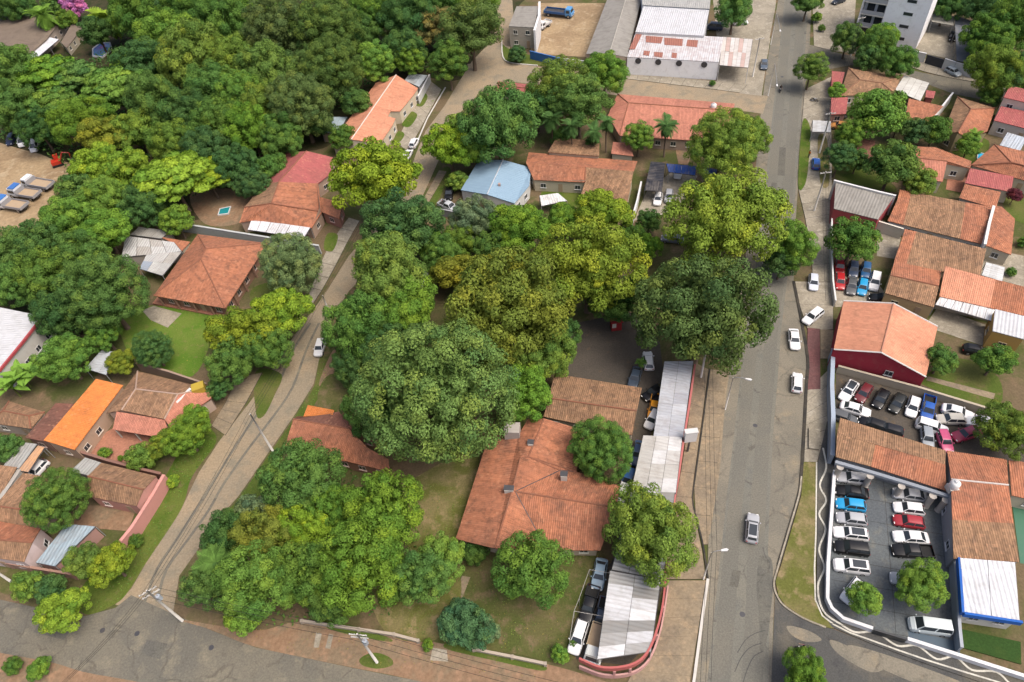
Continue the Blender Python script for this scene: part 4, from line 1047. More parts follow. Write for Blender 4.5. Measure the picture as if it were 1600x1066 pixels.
# ------------------------------------------------------------------ houses of the middle block
TO, TB, TR, TS, TP, TM, TD = 'tile_orange', 'tile_brown', 'tile_bright', 'tile_salmon', 'tile_pink', 'tile_maroon', 'tile_dark'
cream = (0.62, 0.55, 0.42); white = (0.74, 0.73, 0.70)
W1 = gable(TB, TB, [(866,584,3.2), (1003,606,3.2)], [(858,622,4.8), (995,642,4.8)], [(849,651,3.1), (988,680,3.1)])
W2 = [(TO, [(764,680,3.0), (810,680,4.0), (825,655,3.9), (850,654,5.0), (826,714,5.0), (813,716,5.0), (800,768,5.0), (773,857,5.0), (712,842,3.0)]),
      (TO, [(850,654,5.0), (912,672,3.6), (901,737,3.6), (826,714,5.0)]),
      (TO, [(826,714,5.0), (901,737,3.6), (875,735,3.9)]),
      (TO, [(813,716,5.0), (826,714,5.0), (875,735,3.9), (805,768,5.0), (800,768,5.0)]),
      (TO, [(805,768,5.0), (875,735,3.9), (901,737,3.6), (969,760,3.3), (963,793,5.0)]),
      (TO, [(805,768,5.0), (963,793,5.0), (938,860,3.1), (855,860,3.1)]),
      (TO, [(800,768,5.0), (805,768,5.0), (855,860,3.1), (773,857,5.0)])]
root, base = house('large sprawling orange tiled house in the middle block beside the car awnings', [
    dict(faces=W1, wallc=cream, ov=0.5), dict(faces=W2, wallc=(0.55, 0.46, 0.34), walls=[(718,838,3.0), (768,684,3.2), (905,672,3.2), (962,766,3.2), (934,856,3.1), (776,853,3.1)], ov=0.5, wallz=3.1)])
boxpart(root, base, 'water_tank_housing', 800, 668, 2.5, 5.6, 2.3, 1.9, 'plaster', (0.46, 0.42, 0.38), R(-10))
for x, y, w in ((795,764,1.6), (881,742,1.1), (829,692,1.0)):
    boxpart(root, base, 'chimney', x, y, 3.2, 5.4, w * 0.8, 0.6, 'concrete_cast', None, R(-12))
    boxpart(root, base, 'chimney_cap', x, y - 2, 5.4, 5.5, w * 0.8 + 0.2, 0.8, 'dark_metal', None, R(-12))
house('long rust red roofed outbuilding under the edge of the giant round tree', [
    dict(faces=[(TD, [(462,652,3.2), (540,642,3.2), (600,690,3.2), (545,670,4.4), (458,655,4.4)]), (TO, [(458,655,4.4), (545,670,4.4), (575,700,4.4), (607,718,3.9), (608,737,2.9), (520,716,2.9), (446,696,2.9)])], wallc=(0.36, 0.2, 0.14)),
    dict(faces=[(TR, [(481,633,3.0), (522,641,3.0), (520,648,3.5), (474,651,3.5)])], wallc=(0.4, 0.25, 0.17), openings=False)])
root, base = house('pale blue metal roofed house with white walls behind the leafy garden', [
    dict(faces=[('metal_blue', [(748,250,3.4), (786,250,4.8), (761,304,4.8), (720,297,3.4)]), ('metal_blue', [(786,250,4.8), (830,262,3.4), (827,290,3.4), (804,318,3.2), (761,304,4.8)])], wallc=white, ridgec=(0.5, 0.55, 0.6), ov=0.25)])
boxpart(root, base, 'roof_vent', 780, 287, 3.5, 4.9, 0.5, 0.5, 'plaster', (0.5, 0.35, 0.3))
house('brown tiled house right of the blue metal roof', [
    dict(faces=gable(TO, TO, [(826,238,3.0), (996,252,3.0)], [(822,254,4.6), (990,268,4.6)], [(836,282,3.0), (914,286,3.0)])[:1] + [(TO, [(822,254,4.6), (915,261,4.6), (914,285,3.1), (834,281,3.1)]), (TB, [(915,261,4.6), (990,268,4.6), (980,318,2.8), (908,303,2.8), (914,285,3.1)])], wallc=cream),
    dict(faces=[(TB, [(870,214,3.0), (937,222,3.0), (936,244,3.9), (856,238,3.9)])], wallc=cream)])
house('long salmon tiled house along the top cross street', [
    dict(faces=[(TP, [(965,147,3.1), (1148,162,3.1), (1146,173,4.6), (982,161,4.6)]), (TP, [(982,161,4.6), (1146,173,4.6), (1140,192,3.4), (1090,220,2.9), (968,212,2.9)]), (TP, [(965,147,3.1), (982,161,4.6), (968,212,2.9), (950,180,3.1)])], wallc=(0.55, 0.42, 0.33))])
house('small maroon roofed house mostly hidden behind trees at the street corner', [dict(faces=gable(TM, TM, [(778,127,3.0), (836,133,3.0)], [(777,133,3.8), (834,139,3.8)], [(775,143,3.0), (832,149,3.0)]), wallc=cream)])
house('small pinkish tiled kiosk between the palm and the round tree', [dict(faces=[(TP, [(958,222,2.8), (983,224,2.8), (990,244,2.4), (955,240,2.4)])], wallc=cream)], name='shed', cat='shed')
# awnings behind the blue roof, along the alley
sheet_roof('black shade net awning over the alley', [(1017,253,3.0), (1039,255,3.0), (1034,299,3.0), (1007,297,3.0)], 1, 3, [(0.03, 0.033, 0.045)], postc=(0.1, 0.1, 0.1))
sheet_roof('narrow bright blue awning beside the black shade net', [(1041,256,3.0), (1088,260,3.0), (1086,274,2.9), (1045,269,2.9)], 4, 1, [(0.03, 0.10, 0.38)])
sheet_roof('short blue awning nearest the main road beyond the olive tree', [(1100,262,3.0), (1120,265,3.0), (1119,273,2.9), (1100,271,2.9)], 2, 1, [(0.03, 0.10, 0.38)])
wall('white alley wall left of the black shade net', [(1002,284),(996,312),(988,340)], 2.4, white)
sheet_roof('white carport roof below the brown tiled house', [(843,306,2.6), (872,302,2.6), (886,314,2.5), (846,322,2.5)], 3, 1, [(0.75, 0.74, 0.73)], name='carport', cat='carport')
wall('grey gate wall beside the blue roofed house', [(682,326),(716,332)], 1.8, (0.33, 0.34, 0.36))

# ------------------------------------------------------------------ awnings along the main road
WH = (0.60, 0.61, 0.63); LG = (0.38, 0.38, 0.37); MG = (0.26, 0.26, 0.25); BW = (0.68, 0.69, 0.70)
sheet_roof('long pale corrugated awning nearest the shady trees on the main road', [(1038,566,4.0), (1083,566,3.7), (1067,684,3.7), (1021,682,4.0)], 2, 7, [(0.46, 0.48, 0.52), (0.43, 0.45, 0.50), (0.50, 0.52, 0.56)])
sheet_roof('dirty white sheet awning next to the white sign box', [(1005,681,4.0), (1066,684,3.7), (1056,770,3.7), (986,768,4.0)], 3, 4, [(0.50, 0.49, 0.46), (0.54, 0.53, 0.51), (0.62, 0.62, 0.62)])
sheet_roof('sheet metal awning half hidden under the olive tree by the road', [(986,769,3.9), (1054,771,3.6), (1036,906,3.6), (956,890,3.9)], 3, 6, [LG, WH, MG])
# corner awning of mixed sheets
root, base = sheet_roof('patchwork corner awning of white and grey metal sheets', [(953,893,3.8), (1032,907,3.6), (1017,1018,3.6), (933,1030,3.8)], 2, 7,
    [LG, WH, WH, WH, MG, LG, BW, LG, MG, WH, BW, MG, WH, LG])
fp = [P(x, y, 3.4) - base for x, y in [(1040,905),(1035,948),(1026,986),(1010,1022),(985,1040),(942,1044),(905,1030)]]
ribbon_mb(smooth_line(fp, 4), 0.25, 2.7, 3.75).build('fascia', 'plaster', root, (0.50, 0.14, 0.13))
ribbon_mb(smooth_line([P(x, y, 1.2) - base for x, y in [(1044,915),(1038,955),(1030,992),(1014,1030),(988,1050),(945,1054),(905,1040)]], 4), 0.2, 0, 1.2).build('low_wall', 'plaster', root, (0.62, 0.36, 0.33))
for (x, y) in ((985,1044), (960,1048), (1026,992), (1036,948)):
    p = P(x, y, 2.7) - base; MB().box(-0.15, -0.15, 0, 0.15, 0.15, 2.7).build('pillar', 'plaster', root, (0.55, 0.3, 0.28), loc=(p.x, p.y, 0))
wall('red roadside wall below the long awnings', [(1086,570),(1076,640),(1068,690),(1060,745),(1048,815),(1040,895)], 3.2, (0.48, 0.16, 0.15), w=0.2)
wall('low garden wall along the red dirt verge', [(471,970),(560,983),(615,991),(653,1001)], 0.7, (0.42, 0.36, 0.29), piers=True)
wall('low garden wall right of the blue green bushes', [(740,1014),(800,1026),(852,1037)], 0.7, (0.42, 0.36, 0.29), piers=True)

# ------------------------------------------------------------------ houses west of the cobbled street
root, base = house('big terracotta hipped house with a deep shaded verandah and lawn', [
    dict(faces=[(TO, [(309,366,3.2), (418,380,3.2), (322,389,5.8)]), (TO, [(418,380,3.2), (352,482,3.2), (314,405,5.8), (322,389,5.8)]),
          (TO, [(352,482,3.2), (240,462,3.2), (314,405,5.8)]), (TO, [(240,462,3.2), (309,366,3.2), (322,389,5.8), (314,405,5.8)])], wallc=(0.34, 0.2, 0.14), ov=1.6)])
for x, y in ((243,464),(270,469),(298,474),(326,479),(350,480),(365,462),(380,440),(395,417)):
    p = P(x, y, 3.0) - base; MB().box(-0.14, -0.14, 0, 0.14, 0.14, 3.0).build('column', 'plaster', root, (0.40, 0.24, 0.17), loc=(p.x * 0.97, p.y * 0.97, 0))
b4 = [P(x, y, 0.3) - base for x, y in ((238,474),(352,496),(424,392),(312,378))]
b4 = b4 if area2(b4) > 0 else b4[::-1]
MB().prism([Vector((v.x, v.y, 0)) for v in b4], b4).build('verandah_floor', 'terracotta_floor', root)
sheet_roof('white sheet metal lean to left of the hipped house', [(196,369,3.3), (272,379,3.2), (284,393,3.0), (190,402,2.9)], 4, 2, [(0.52, 0.52, 0.51), (0.58, 0.58, 0.57), (0.46, 0.44, 0.41)], name='lean_to', cat='shed', walls=(0.5, 0.45, 0.4))
sheet_roof('white and pale blue sheet roof beside the verandah', [(230,396,2.9), (284,394,3.0), (254,431,2.8), (218,420,2.7)], 3, 2, [(0.54, 0.54, 0.53), (0.36, 0.42, 0.50), (0.52, 0.51, 0.49), (0.55, 0.55, 0.53), (0.48, 0.46, 0.42), (0.52, 0.52, 0.50)], name='lean_to', cat='shed')
sheet_roof('grey fibre cement shed roof behind the white lean to', [(217,355,3.0), (266,361,3.0), (252,373,2.9), (203,367,2.9)], 3, 1, [(0.38, 0.37, 0.34)], name='shed', cat='shed', walls=(0.4, 0.36, 0.3))
house('small orange tiled annexe between the lean to and the hipped house', [dict(faces=[(TO, [(250,370,2.9), (297,378,2.9), (284,392,2.6), (270,380,2.7)])], wallc=cream)], name='annexe', cat='shed')
wall('long pale grey wall between the two orange houses', [(251,345),(312,354),(406,369),(498,384)], 2.2, (0.46, 0.48, 0.47), w=0.3)
root, base = house('rambling maroon and rust tiled house behind the lime green tree', [
    dict(faces=[(TM, [(446,240,3.4), (479,236,5.8), (436,284,5.8), (411,288,3.4)]), (TM, [(479,236,5.8), (520,246,4.2), (516,272,3.8), (497,287,3.5), (436,284,5.8)]),
                (TB, [(411,288,3.4), (436,284,5.8), (424,318,5.8), (382,324,3.4)]), (TO, [(436,284,5.8), (497,287,3.5), (503,331,3.3), (424,318,5.8)]),
                (TO, [(382,324,3.4), (424,318,5.8), (503,331,3.3), (487,356,3.0), (391,345,3.0), (374,348,3.0)])], wallc=(0.5, 0.36, 0.28)),
    dict(faces=[(TO, [(496,307,3.2), (535,317,3.2), (530,342,2.9), (502,331,3.1)])], wallc=(0.4, 0.2, 0.16))])
sheet_roof('white sheet awning on the front of the maroon and rust house', [(393,343,3.0), (485,356,3.0), (475,372,2.7), (387,359,2.7)], 6, 1, [(0.76, 0.76, 0.78)])
root, base = house('row of peach tiled houses with white ridge and cream walls', [
    dict(faces=[(TS, [(587,130,3.4), (619,117,5.0), (549,218,5.0), (518,223,3.4)]), (TS, [(619,117,5.0), (653,138,3.4), (647,147,3.4), (625,174,3.4), (610,174,3.8), (606,182,3.8), (618,185,3.4), (612,198,3.4), (594,224,3.4), (549,218,5.0)])], wallc=(0.70, 0.60, 0.45), ridgec=(0.75, 0.68, 0.6), ov=0.3)])
sheet_roof('small blue grey sheet shed behind the peach row houses', [(511,183,2.8), (543,183,2.8), (528,208,2.6), (504,208,2.6)], 3, 1, [(0.36, 0.46, 0.52)], name='shed', cat='shed', walls=(0.4, 0.3, 0.22))
sheet_roof('pale sheet shed at the far end of the peach row houses', [(640,115,2.8), (668,118,2.8), (655,136,2.6), (632,126,2.6)], 3, 1, [(0.5, 0.55, 0.58)], name='shed', cat='shed', walls=(0.6, 0.6, 0.58))
wall('white side wall at the far end of the peach row houses', [(671,117),(662,134),(653,151)], 2.2, white)
# cluster bottom left
house('bright orange shed roof standing over the terracotta courtyard', [dict(faces=[(TR, [(150,592,4.4), (192,602,3.6), (116,703,3.6), (68,688,4.4)])], wallc=(0.5, 0.35, 0.25))])
house('dark red brown lean to left of the bright orange roof', [dict(faces=[(TD, [(87,630,3.3), (116,631,3.6), (70,690,3.6), (39,684,3.2)])], wallc=(0.4, 0.25, 0.2))], name='lean_to', cat='shed')
house('small brown hipped house at the left edge beside the dark lean to', [dict(faces=hip(TB, [(14,627,3.0), (70,644,3.0), (48,670,3.0), (-20,660,3.0)], (5,642,4.2), (45,650,4.2)), wallc=(0.5, 0.42, 0.34))])
root, base = house('brown hipped courtyard house with a stepped pink lower roof', [
    dict(faces=[(TB, [(215,580,3.2), (324,607,3.2), (278,616,5.0), (212,608,5.0)]), (TB, [(215,580,3.2), (212,608,5.0), (190,641,4.0), (166,646,3.2)]),
                (TB, [(212,608,5.0), (278,616,5.0), (257,655,3.9), (190,641,4.0)]), (TP, [(278,616,5.0), (324,607,3.2), (330,622,3.1), (266,668,2.8), (257,655,3.9)])], wallc=(0.55, 0.42, 0.34), ridgec=(0.5, 0.36, 0.28)),
    dict(faces=[(TP, [(182,643,3.6), (257,656,3.6), (262,669,3.0), (240,682,2.7), (176,671,2.7)])], wallc=(0.6, 0.58, 0.52), posts=True)])
p = [P(x, y, 4.2) - base for x, y in ((298,608),(276,630))]
MB().tube([p[0] + Vector((0,0,0.1)), p[1] + Vector((0,0,0.1))], 0.25, 6).build('white_flashing', 'plaster', root, (0.75, 0.74, 0.72))
boxpart(root, base, 'yellow_tank', 308, 603, 0, 4.4, 2.0, 1.6, 'plaster', (0.50, 0.36, 0.05), 0.3)
wall('weathered wall behind the brown hipped courtyard house', [(212,567),(262,580),(322,600)], 2.3, (0.33, 0.24, 0.18))
wall('dark red wall along the front of the terracotta courtyard', [(68,690),(116,703),(164,718),(212,731),(251,740)], 2.0, (0.24, 0.13, 0.10), w=0.3)
house('pink gabled house with brown tiles facing the cobbled street', [
    dict(faces=gable(TB, TB, [(158,723,3.2), (244,744,3.2)], [(137,744,4.8), (224,765,4.8)], [(141,776,3.1), (213,791,3.1)]), wallc=(0.62, 0.32, 0.27), ov=0.15)])
wall('pink parapet wall on the street side of the gabled house', [(256,742),(239,772),(225,794),(205,825),(183,852)], 2.6, (0.62, 0.30, 0.26), w=0.4)
sheet_roof('grey fibre cement sheet roof joined to the pink gabled house', [(133,715,3.0), (161,724,3.0), (145,745,3.3), (110,736,3.3)], 3, 1, [(0.40, 0.40, 0.37)], name='lean_to', cat='shed', walls=(0.45, 0.4, 0.36))
sheet_roof('blue grey corrugated carport in front of the pink gable', [(104,819,3.0), (149,823,3.0), (86,885,2.7), (56,879,2.7)], 5, 1, [(0.33, 0.42, 0.48), (0.36, 0.45, 0.51)], name='carport', cat='carport', walls=(0.5, 0.3, 0.26))
root, base = house('small white pink gable house at the left edge by the blue grey carport', [
    dict(faces=gable(TO, TB, [(-40,808,3.4), (63,826,3.4)], [(-45,840,4.8), (50,848,4.8)], [(-50,866,3.4), (37,878,3.4)]), wallc=(0.68, 0.55, 0.53), ov=0.1)])
house('brown tiled house behind the round tree at the left edge', [dict(faces=gable(TB, TB, [(36,739,3.2), (90,748,3.2)], [(-8,790,4.6), (60,800,4.6)], [(-30,812,3.1), (45,824,3.1)]), wallc=(0.55, 0.42, 0.34))])
house('dark brown roof cut off by the left edge above the grey wall', [dict(faces=[(TB, [(-40,722,3.6), (26,730,3.6), (2,772,3.0), (-60,765,3.0)])], wallc=(0.5, 0.42, 0.34))])
wall('grey wall running down beside the brown roof at the left edge', [(30,734),(15,757),(-2,782)], 3.0, (0.40, 0.38, 0.34), w=0.6)
sheet_roof('peach coloured strip roof above the small white van', [(60,697,3.0), (70,700,3.0), (44,738,2.9), (29,735,2.9)], 1, 4, [(0.60, 0.34, 0.18)], name='lean_to', cat='shed')
sheet_roof('grey sheet roof beside the peach strip roof', [(25,690,3.0), (58,694,3.0), (30,733,2.8), (6,728,2.8)], 3, 1, [(0.38, 0.38, 0.36)], name='lean_to', cat='shed')
wall('weathered brick wall along the bottom street', [(-20,874),(45,886),(112,897)], 1.6, (0.36, 0.22, 0.17), piers=True)
sheet_roof('curved pale grey canopy above the bright orange roof', [(158,548,2.8), (182,550,2.8), (166,586,2.8), (133,576,2.8)], 3, 1, [(0.52, 0.56, 0.60)], name='canopy', cat='awning')
root, base = house('white roofed hall with a red trimmed gable at the left edge', [dict(faces=[('metal_white', [(-60,468,6.2), (66,494,5.2), (0,578,5.2), (-90,560,6.2)])], wallc=(0.66, 0.64, 0.6), ov=0.1)])
ribbon_mb([P(x, y, 5.2) - base for x, y in ((67,494),(34,536),(-2,580))], 0.35, 4.9, 5.35).build('red_fascia', 'plaster', root, (0.45, 0.08, 0.09))
house('brown barn roof beside the palms in the top left corner', [dict(faces=[('fibro_brown', [(-60,18,4.2), (52,22,4.2), (58,30,4.4), (-4,80,4.4), (-70,75,4.2)]), ('fibro_brown', [(58,30,4.4), (100,26,4.2), (72,62,3.4), (30,97,3.4), (-4,80,4.4)])], wallc=(0.4, 0.33, 0.27))], name='barn', cat='building')
sheet_roof('white sheet lean to on the barn in the top left corner', [(66,56,3.0), (92,62,2.8), (48,99,2.6), (26,95,2.8)], 4, 1, [(0.72, 0.74, 0.78)], name='lean_to', cat='shed')
house('small grey brown hut between the barn and the blue pool', [dict(faces=[('fibro_brown', [(112,38,3.0), (130,42,2.8), (104,75,2.6), (95,66,2.8)])], wallc=(0.45, 0.4, 0.3))], name='hut', cat='shed')
def pool(label, px, c, rim=(0.7, 0.7, 0.7)):
    pts = [P(x, y, 0.3) for x, y in px]
    if area2(pts) < 0: pts.reverse()
    b = sum(pts, Vector()) / len(pts); b.z = 0; root = empty('swimming_pool', b); tag(root, label, 'pool')
    rel = [p - b for p in pts]; inn = [p * 0.86 + Vector((0, 0, 0.3 * 0.14)) for p in rel]
    n = len(rel); m = MB(); vs = []
    for p in rel: vs += [(p.x, p.y, 0), (p.x, p.y, 0.34)]
    for p in inn: vs += [(p.x, p.y, 0.34), (p.x, p.y, 0.0)]
    fs = []
    for i in range(n):
        j = (i+1) % n; fs += [(2*i, 2*j, 2*j+1, 2*i+1), (2*i+1, 2*j+1, 2*n+2*j, 2*n+2*i), (2*n+2*i, 2*n+2*j, 2*n+2*j+1, 2*n+2*i+1)]
    m.add(vs, fs).build('rim', 'plaster', root, rim)
    MB().add([(p.x, p.y, 0.25) for p in inn], [list(range(n))]).build('water', 'pool_water', root, c)
pool('blue swimming pool at the edge of the wood top left', [(144,76),(156,67),(172,66),(176,76),(160,90),(144,88)], (0.03, 0.16, 0.33))
pool('small turquoise garden pool behind the long grey wall', [(343,326),(361,322),(357,334),(340,336)], (0.02, 0.20, 0.22))
pool('bright turquoise pool among the red roofs on the right', [(1528,238),(1546,241),(1545,250),(1526,248)], (0.02, 0.38, 0.60))

# ------------------------------------------------------------------ works at the top
root, base = house('tall pale shed with a white side wall at the top street bend', [dict(faces=[('fibro_grey', [(807,10,6.2), (842,10,6.2), (834,43,6.0), (795,41,6.0)])], wallc=(0.50, 0.45, 0.38), ov=0.05)], name='shed', cat='shed')
wall('bright white wall on the right side of the tall pale shed', [(843,3),(842,25),(835,48)], 6.4, (0.78, 0.78, 0.78), w=0.5)
wall('blue painted front wall of the works yard', [(828,80),(878,92)], 2.2, (0.05, 0.16, 0.42))
wall('white front wall right of the blue works yard wall', [(880,92),(917,96)], 2.0, (0.7, 0.7, 0.68))
house('long grey fibre cement gable shed beside the sandy works yard', [dict(faces=[('fibro_grey', [(956,-20,4.6), (982,-15,6.0), (952,84,6.0), (916,84,4.6)]), ('fibro_grey', [(982,-15,6.0), (1004,-10,4.6), (980,89,4.6), (952,84,6.0)])], wallc=(0.45, 0.36, 0.28), ov=0.1, ridgec=(0.45, 0.43, 0.38))], name='shed', cat='shed')
root, base = house('white warehouse with rusty roof panels and round holes in its front wall', [
    dict(faces=[('metal_white', [(1005,10,7.0), (1108,16,7.0), (1100,56,6.0), (993,50,6.0)])], wallc=(0.66, 0.66, 0.66), ov=0.05),
    dict(faces=[('metal_rusty', [(993,51,5.4), (1131,58,5.4), (1123,97,4.8), (980,89,4.8)])], wallc=(1.08, 1.08, 1.08), ov=0.05, openings=False),
    dict(faces=[('metal_grey', [(1000,-30,7.6), (1112,-28,7.6), (1109,14,7.2), (1004,8,7.2)])], wallc=(0.6, 0.62, 0.65), ov=0.05)], name='warehouse', cat='warehouse')
for q in ([(994,52),(1004,52),(992,77),(983,77)], [(1009,56),(1036,58),(1033,68),(1009,66)], [(1038,59),(1067,61),(1066,72),(1038,70)], [(1074,62),(1091,63),(1089,74),(1072,72)],
          [(1006,79),(1016,80),(1014,87),(1005,86)], [(1022,81),(1036,82),(1035,90),(1022,88)], [(1050,82),(1058,83),(1057,91),(1049,90)]):
    pp = []
    for x, y in q:
        z = 5.4 - (y - 52) / 42 * 0.62; pp.append(P(x, y, z + 0.06) - base)
    obj('rusty_sheet', slope_mesh(pp, 'metal_rust', 0.04), root)
for x, y in ((997,96), (1028,99), (1060,103), (1099,108)):
    # circular openings in the front wall
    f0, f1 = P(980,89,4.8), P(1123,97,4.8); d = (f1 - f0); d.z = 0; d.normalize(); n = Vector((d.y, -d.x, 0))
    p = P(x, y, 3.9); p = f0 + d * ((p - f0).dot(d)); p = Vector((p.x, p.y, 3.9)) - base
    MB().tube([p - n*0.1, p + n*0.12], 0.75, 14).build('round_vent', 'dark_metal', root)
sheet_roof('white and rust striped canopy on the right end of the warehouse', [(1129,58,4.6), (1176,62,4.6), (1169,106,4.2), (1124,102,4.2)], 7, 2, [(0.66, 0.62, 0.58), (0.58, 0.42, 0.37), (0.68, 0.65, 0.62)], name='canopy', cat='awning', postc=(0.7, 0.7, 0.7))
# white apartment block, top right
b0, b1 = P(1334,60), P(1430,78); d = (b1 - b0).normalized(); n = Vector((d.y, -d.x, 0)); bk = -n
if n.dot(-b0) < 0: n = -n; bk = -n
L = (b1 - b0).length; rz = math.atan2(d.y, d.x)
root = empty('apartment_block', b0, rz); tag(root, 'white apartment block with balconies in the top right', 'building')
H = 15.0; lw = L * 0.36
MB().box(lw, 0, 0, L, 12, H).build('wall', 'plaster', root, (1.1, 1.1, 1.12))
MB().box(0, 2.2, 0, lw - 0.003, 12, H).build('balcony_wall', 'plaster', root, (0.85, 0.85, 0.86))
MB().box(-0.35, -0.25, 0, -0.003, 12, H).build('side_wall', 'plaster', root, (0.78, 0.78, 0.79))
for k in range(5):
    z = 0.2 + 3.1 * k
    f = MB().box(0, -0.2, z, lw - 0.005, 2.195, z + 0.25).build('balcony_slab', 'concrete_cast', root)
    if k: MB().box(0.05, -0.15, z + 0.3, lw - 0.05, -0.08, z + 1.2).build('balustrade', 'plaster', f, (0.45, 0.46, 0.48))
    for x in (lw*0.3, lw*0.75):
        w_ = MB().box(x-0.9, 2.1, z + 0.3, x+0.9, 2.19, z + 2.4).build('window', 'glass_dark', root)
    for x in (lw + (L-lw)*0.55,):
        w_ = MB().box(x-1.1, -0.05, z + 1.5, x+1.1, -0.004, z + 2.3).build('window', 'plaster', root, (0.3, 0.3, 0.32))
        MB().box(x-1.02, -0.07, z + 1.57, x+1.02, -0.052, z + 2.23).build('pane', 'glass_dark', w_)
sheet_roof('pale flat carport roof right of the apartment block', [(1458,20,3.0), (1492,26,3.0), (1489,40,3.0), (1456,34,3.0)], 3, 1, [(0.45, 0.44, 0.38)], name='carport', cat='carport')
sheet_roof('dark blue grey roof along the edge of the apartment car park', [(1491,24,3.0), (1518,34,3.0), (1527,101,3.0), (1495,95,3.0)], 2, 5, [(0.13, 0.15, 0.18), (0.16, 0.18, 0.21)], name='carport', cat='carport')
wall('white front wall left of the dark apartment gate', [(1412,76),(1448,84)], 2.4, white)
wall('white front wall right of the dark apartment gate', [(1477,92),(1529,108)], 2.6, white)
wall('dark sliding gate between the white front walls', [(1449,86),(1476,94)], 2.2, (0.04, 0.045, 0.06), w=0.12, mat='paint', name='gate')

# ------------------------------------------------------------------ houses on the right side of the main road
house('brown hipped house on the right corner with a maroon roofed strip', [
    dict(faces=hip(TB, [(1326,106,3.1), (1407,121,3.1), (1398,146,3.0), (1312,150,3.0)], (1344,125,4.5), (1378,130,4.5)), wallc=cream, ridgec=(0.3, 0.16, 0.1)),
    dict(faces=[(TM, [(1300,111,2.9), (1320,113,3.0), (1314,137,2.9), (1299,137,2.8)])], wallc=(0.5, 0.2, 0.2)),
    dict(faces=[(TM, [(1299,153,2.9), (1325,152,3.0), (1322,178,2.8), (1298,179,2.7)])], wallc=(0.5, 0.3, 0.25))])
sheet_roof('large white sheet carport on the right cross street', [(1413,118,3.2), (1452,130,3.2), (1438,158,3.0), (1398,141,3.0)], 4, 1, [(0.66, 0.65, 0.60)], name='carport', cat='carport')
house('small bright orange roof behind the white sheet carport', [dict(faces=[(TO, [(1420,154,3.6), (1474,166,3.4), (1440,201,2.9), (1413,190,3.0)])], wallc=white)])
house('small red box shed beside the white sheet carport', [dict(faces=[(TM, [(1447,141,2.6), (1462,143,2.6), (1459,154,2.5), (1446,152,2.5)])], wallc=(0.42, 0.12, 0.10))], name='shed', cat='shed')
wall('white dividing wall right of the small bright orange roof', [(1489,145),(1474,164),(1459,184)], 2.6, white)
root, base = house('brown house with an olive yellow gable front and arched black door', [
    dict(faces=[(TB, [(1496,151,3.2), (1517,171,4.8), (1497,207,4.8), (1474,207,3.2)]), (TO, [(1517,171,4.8), (1555,169,3.1), (1543,205,3.0), (1513,216,3.0), (1497,207,4.8)]), (TB, [(1496,151,3.2), (1555,169,3.1), (1517,171,4.8)])], wallc=(0.36, 0.30, 0.17), ov=0.15)])
house('pinkish tiled long house in the middle of the right block', [
    dict(faces=[(TO, [(1430,229,3.1), (1461,230,3.1), (1518,252,3.0), (1516,263,3.3), (1480,252,4.3), (1432,247,4.3)]), (TP, [(1432,247,4.3), (1480,252,4.3), (1473,284,3.0), (1424,279,3.0)])], wallc=cream)])
house('two storey house with maroon roofs at the right edge', [
    dict(faces=[(TM, [(1578,134,7.0), (1660,152,7.0), (1655,172,6.2), (1568,152,6.2)])], wallc=(0.68, 0.6, 0.52), ov=0.2),
    dict(faces=[(TM, [(1564,166,4.4), (1660,186,4.4), (1650,213,3.4), (1553,188,3.4)])], wallc=(0.62, 0.56, 0.5), ov=0.2)])
sheet_roof('pale blue sheet roof below the two storey maroon house', [(1574,207,3.2), (1604,216,3.2), (1594,236,3.0), (1562,227,3.0)], 4, 1, [(0.50, 0.56, 0.62)], name='lean_to', cat='shed', walls=(0.5, 0.48, 0.45))
house('orange hipped house beside the turquoise pool', [dict(faces=hip(TO, [(1554,226,3.3), (1660,250,3.3), (1650,296,3.1), (1517,258,3.1)], (1580,254,4.9), (1625,264,4.9)), wallc=cream)])
house('red brown tiled house below the turquoise pool house', [dict(faces=[(TM, [(1516,263,3.3), (1584,276,3.3), (1580,300,2.9), (1508,286,2.9)])], wallc=cream)])
house('small bright orange slope above the long brown roof', [dict(faces=[(TO, [(1508,288,3.2), (1564,300,3.2), (1556,326,2.8), (1499,309,2.8)])], wallc=(0.55, 0.5, 0.42))])
house('long brown roof with orange ends on the right side', [dict(faces=[
    (TO, [(1406,296,3.2), (1424,300,3.2), (1420,317,4.0), (1402,313,4.0)]), (TB, [(1424,300,3.2), (1509,316,3.2), (1506,334,4.0), (1420,317,4.0)]), (TO, [(1509,316,3.2), (1552,324,3.2), (1547,342,4.0), (1506,334,4.0)]),
    (TO, [(1402,313,4.0), (1420,317,4.0), (1411,351,2.8), (1387,345,2.8)]), (TB, [(1420,317,4.0), (1506,334,4.0), (1500,373,2.8), (1411,351,2.8)]), (TO, [(1506,334,4.0), (1547,342,4.0), (1537,382,2.8), (1500,373,2.8)])], wallc=(0.6, 0.58, 0.55), ridge=False)])
house('red gabled roof at the right end of the long brown roof', [dict(faces=[(TO, [(1552,322,4.2), (1565,323,4.2), (1586,342,3.4), (1580,398,2.9), (1539,383,3.2), (1547,350,3.8)])], wallc=cream)])
wall('white flashing wall between the long brown roof and the red gable', [(1553,322),(1546,348),(1539,382)], 4.3, (0.72, 0.70, 0.66), w=0.35)
house('wide brown single slope roof below the long brown roof', [dict(faces=[(TO, [(1414,358,4.2), (1432,362,4.2), (1416,414,3.0), (1397,409,3.0)]), (TB, [(1432,362,4.2), (1541,389,4.2), (1532,430,3.0), (1470,424,3.0), (1416,414,3.0)])], wallc=(0.58, 0.5, 0.4), ridge=False)])
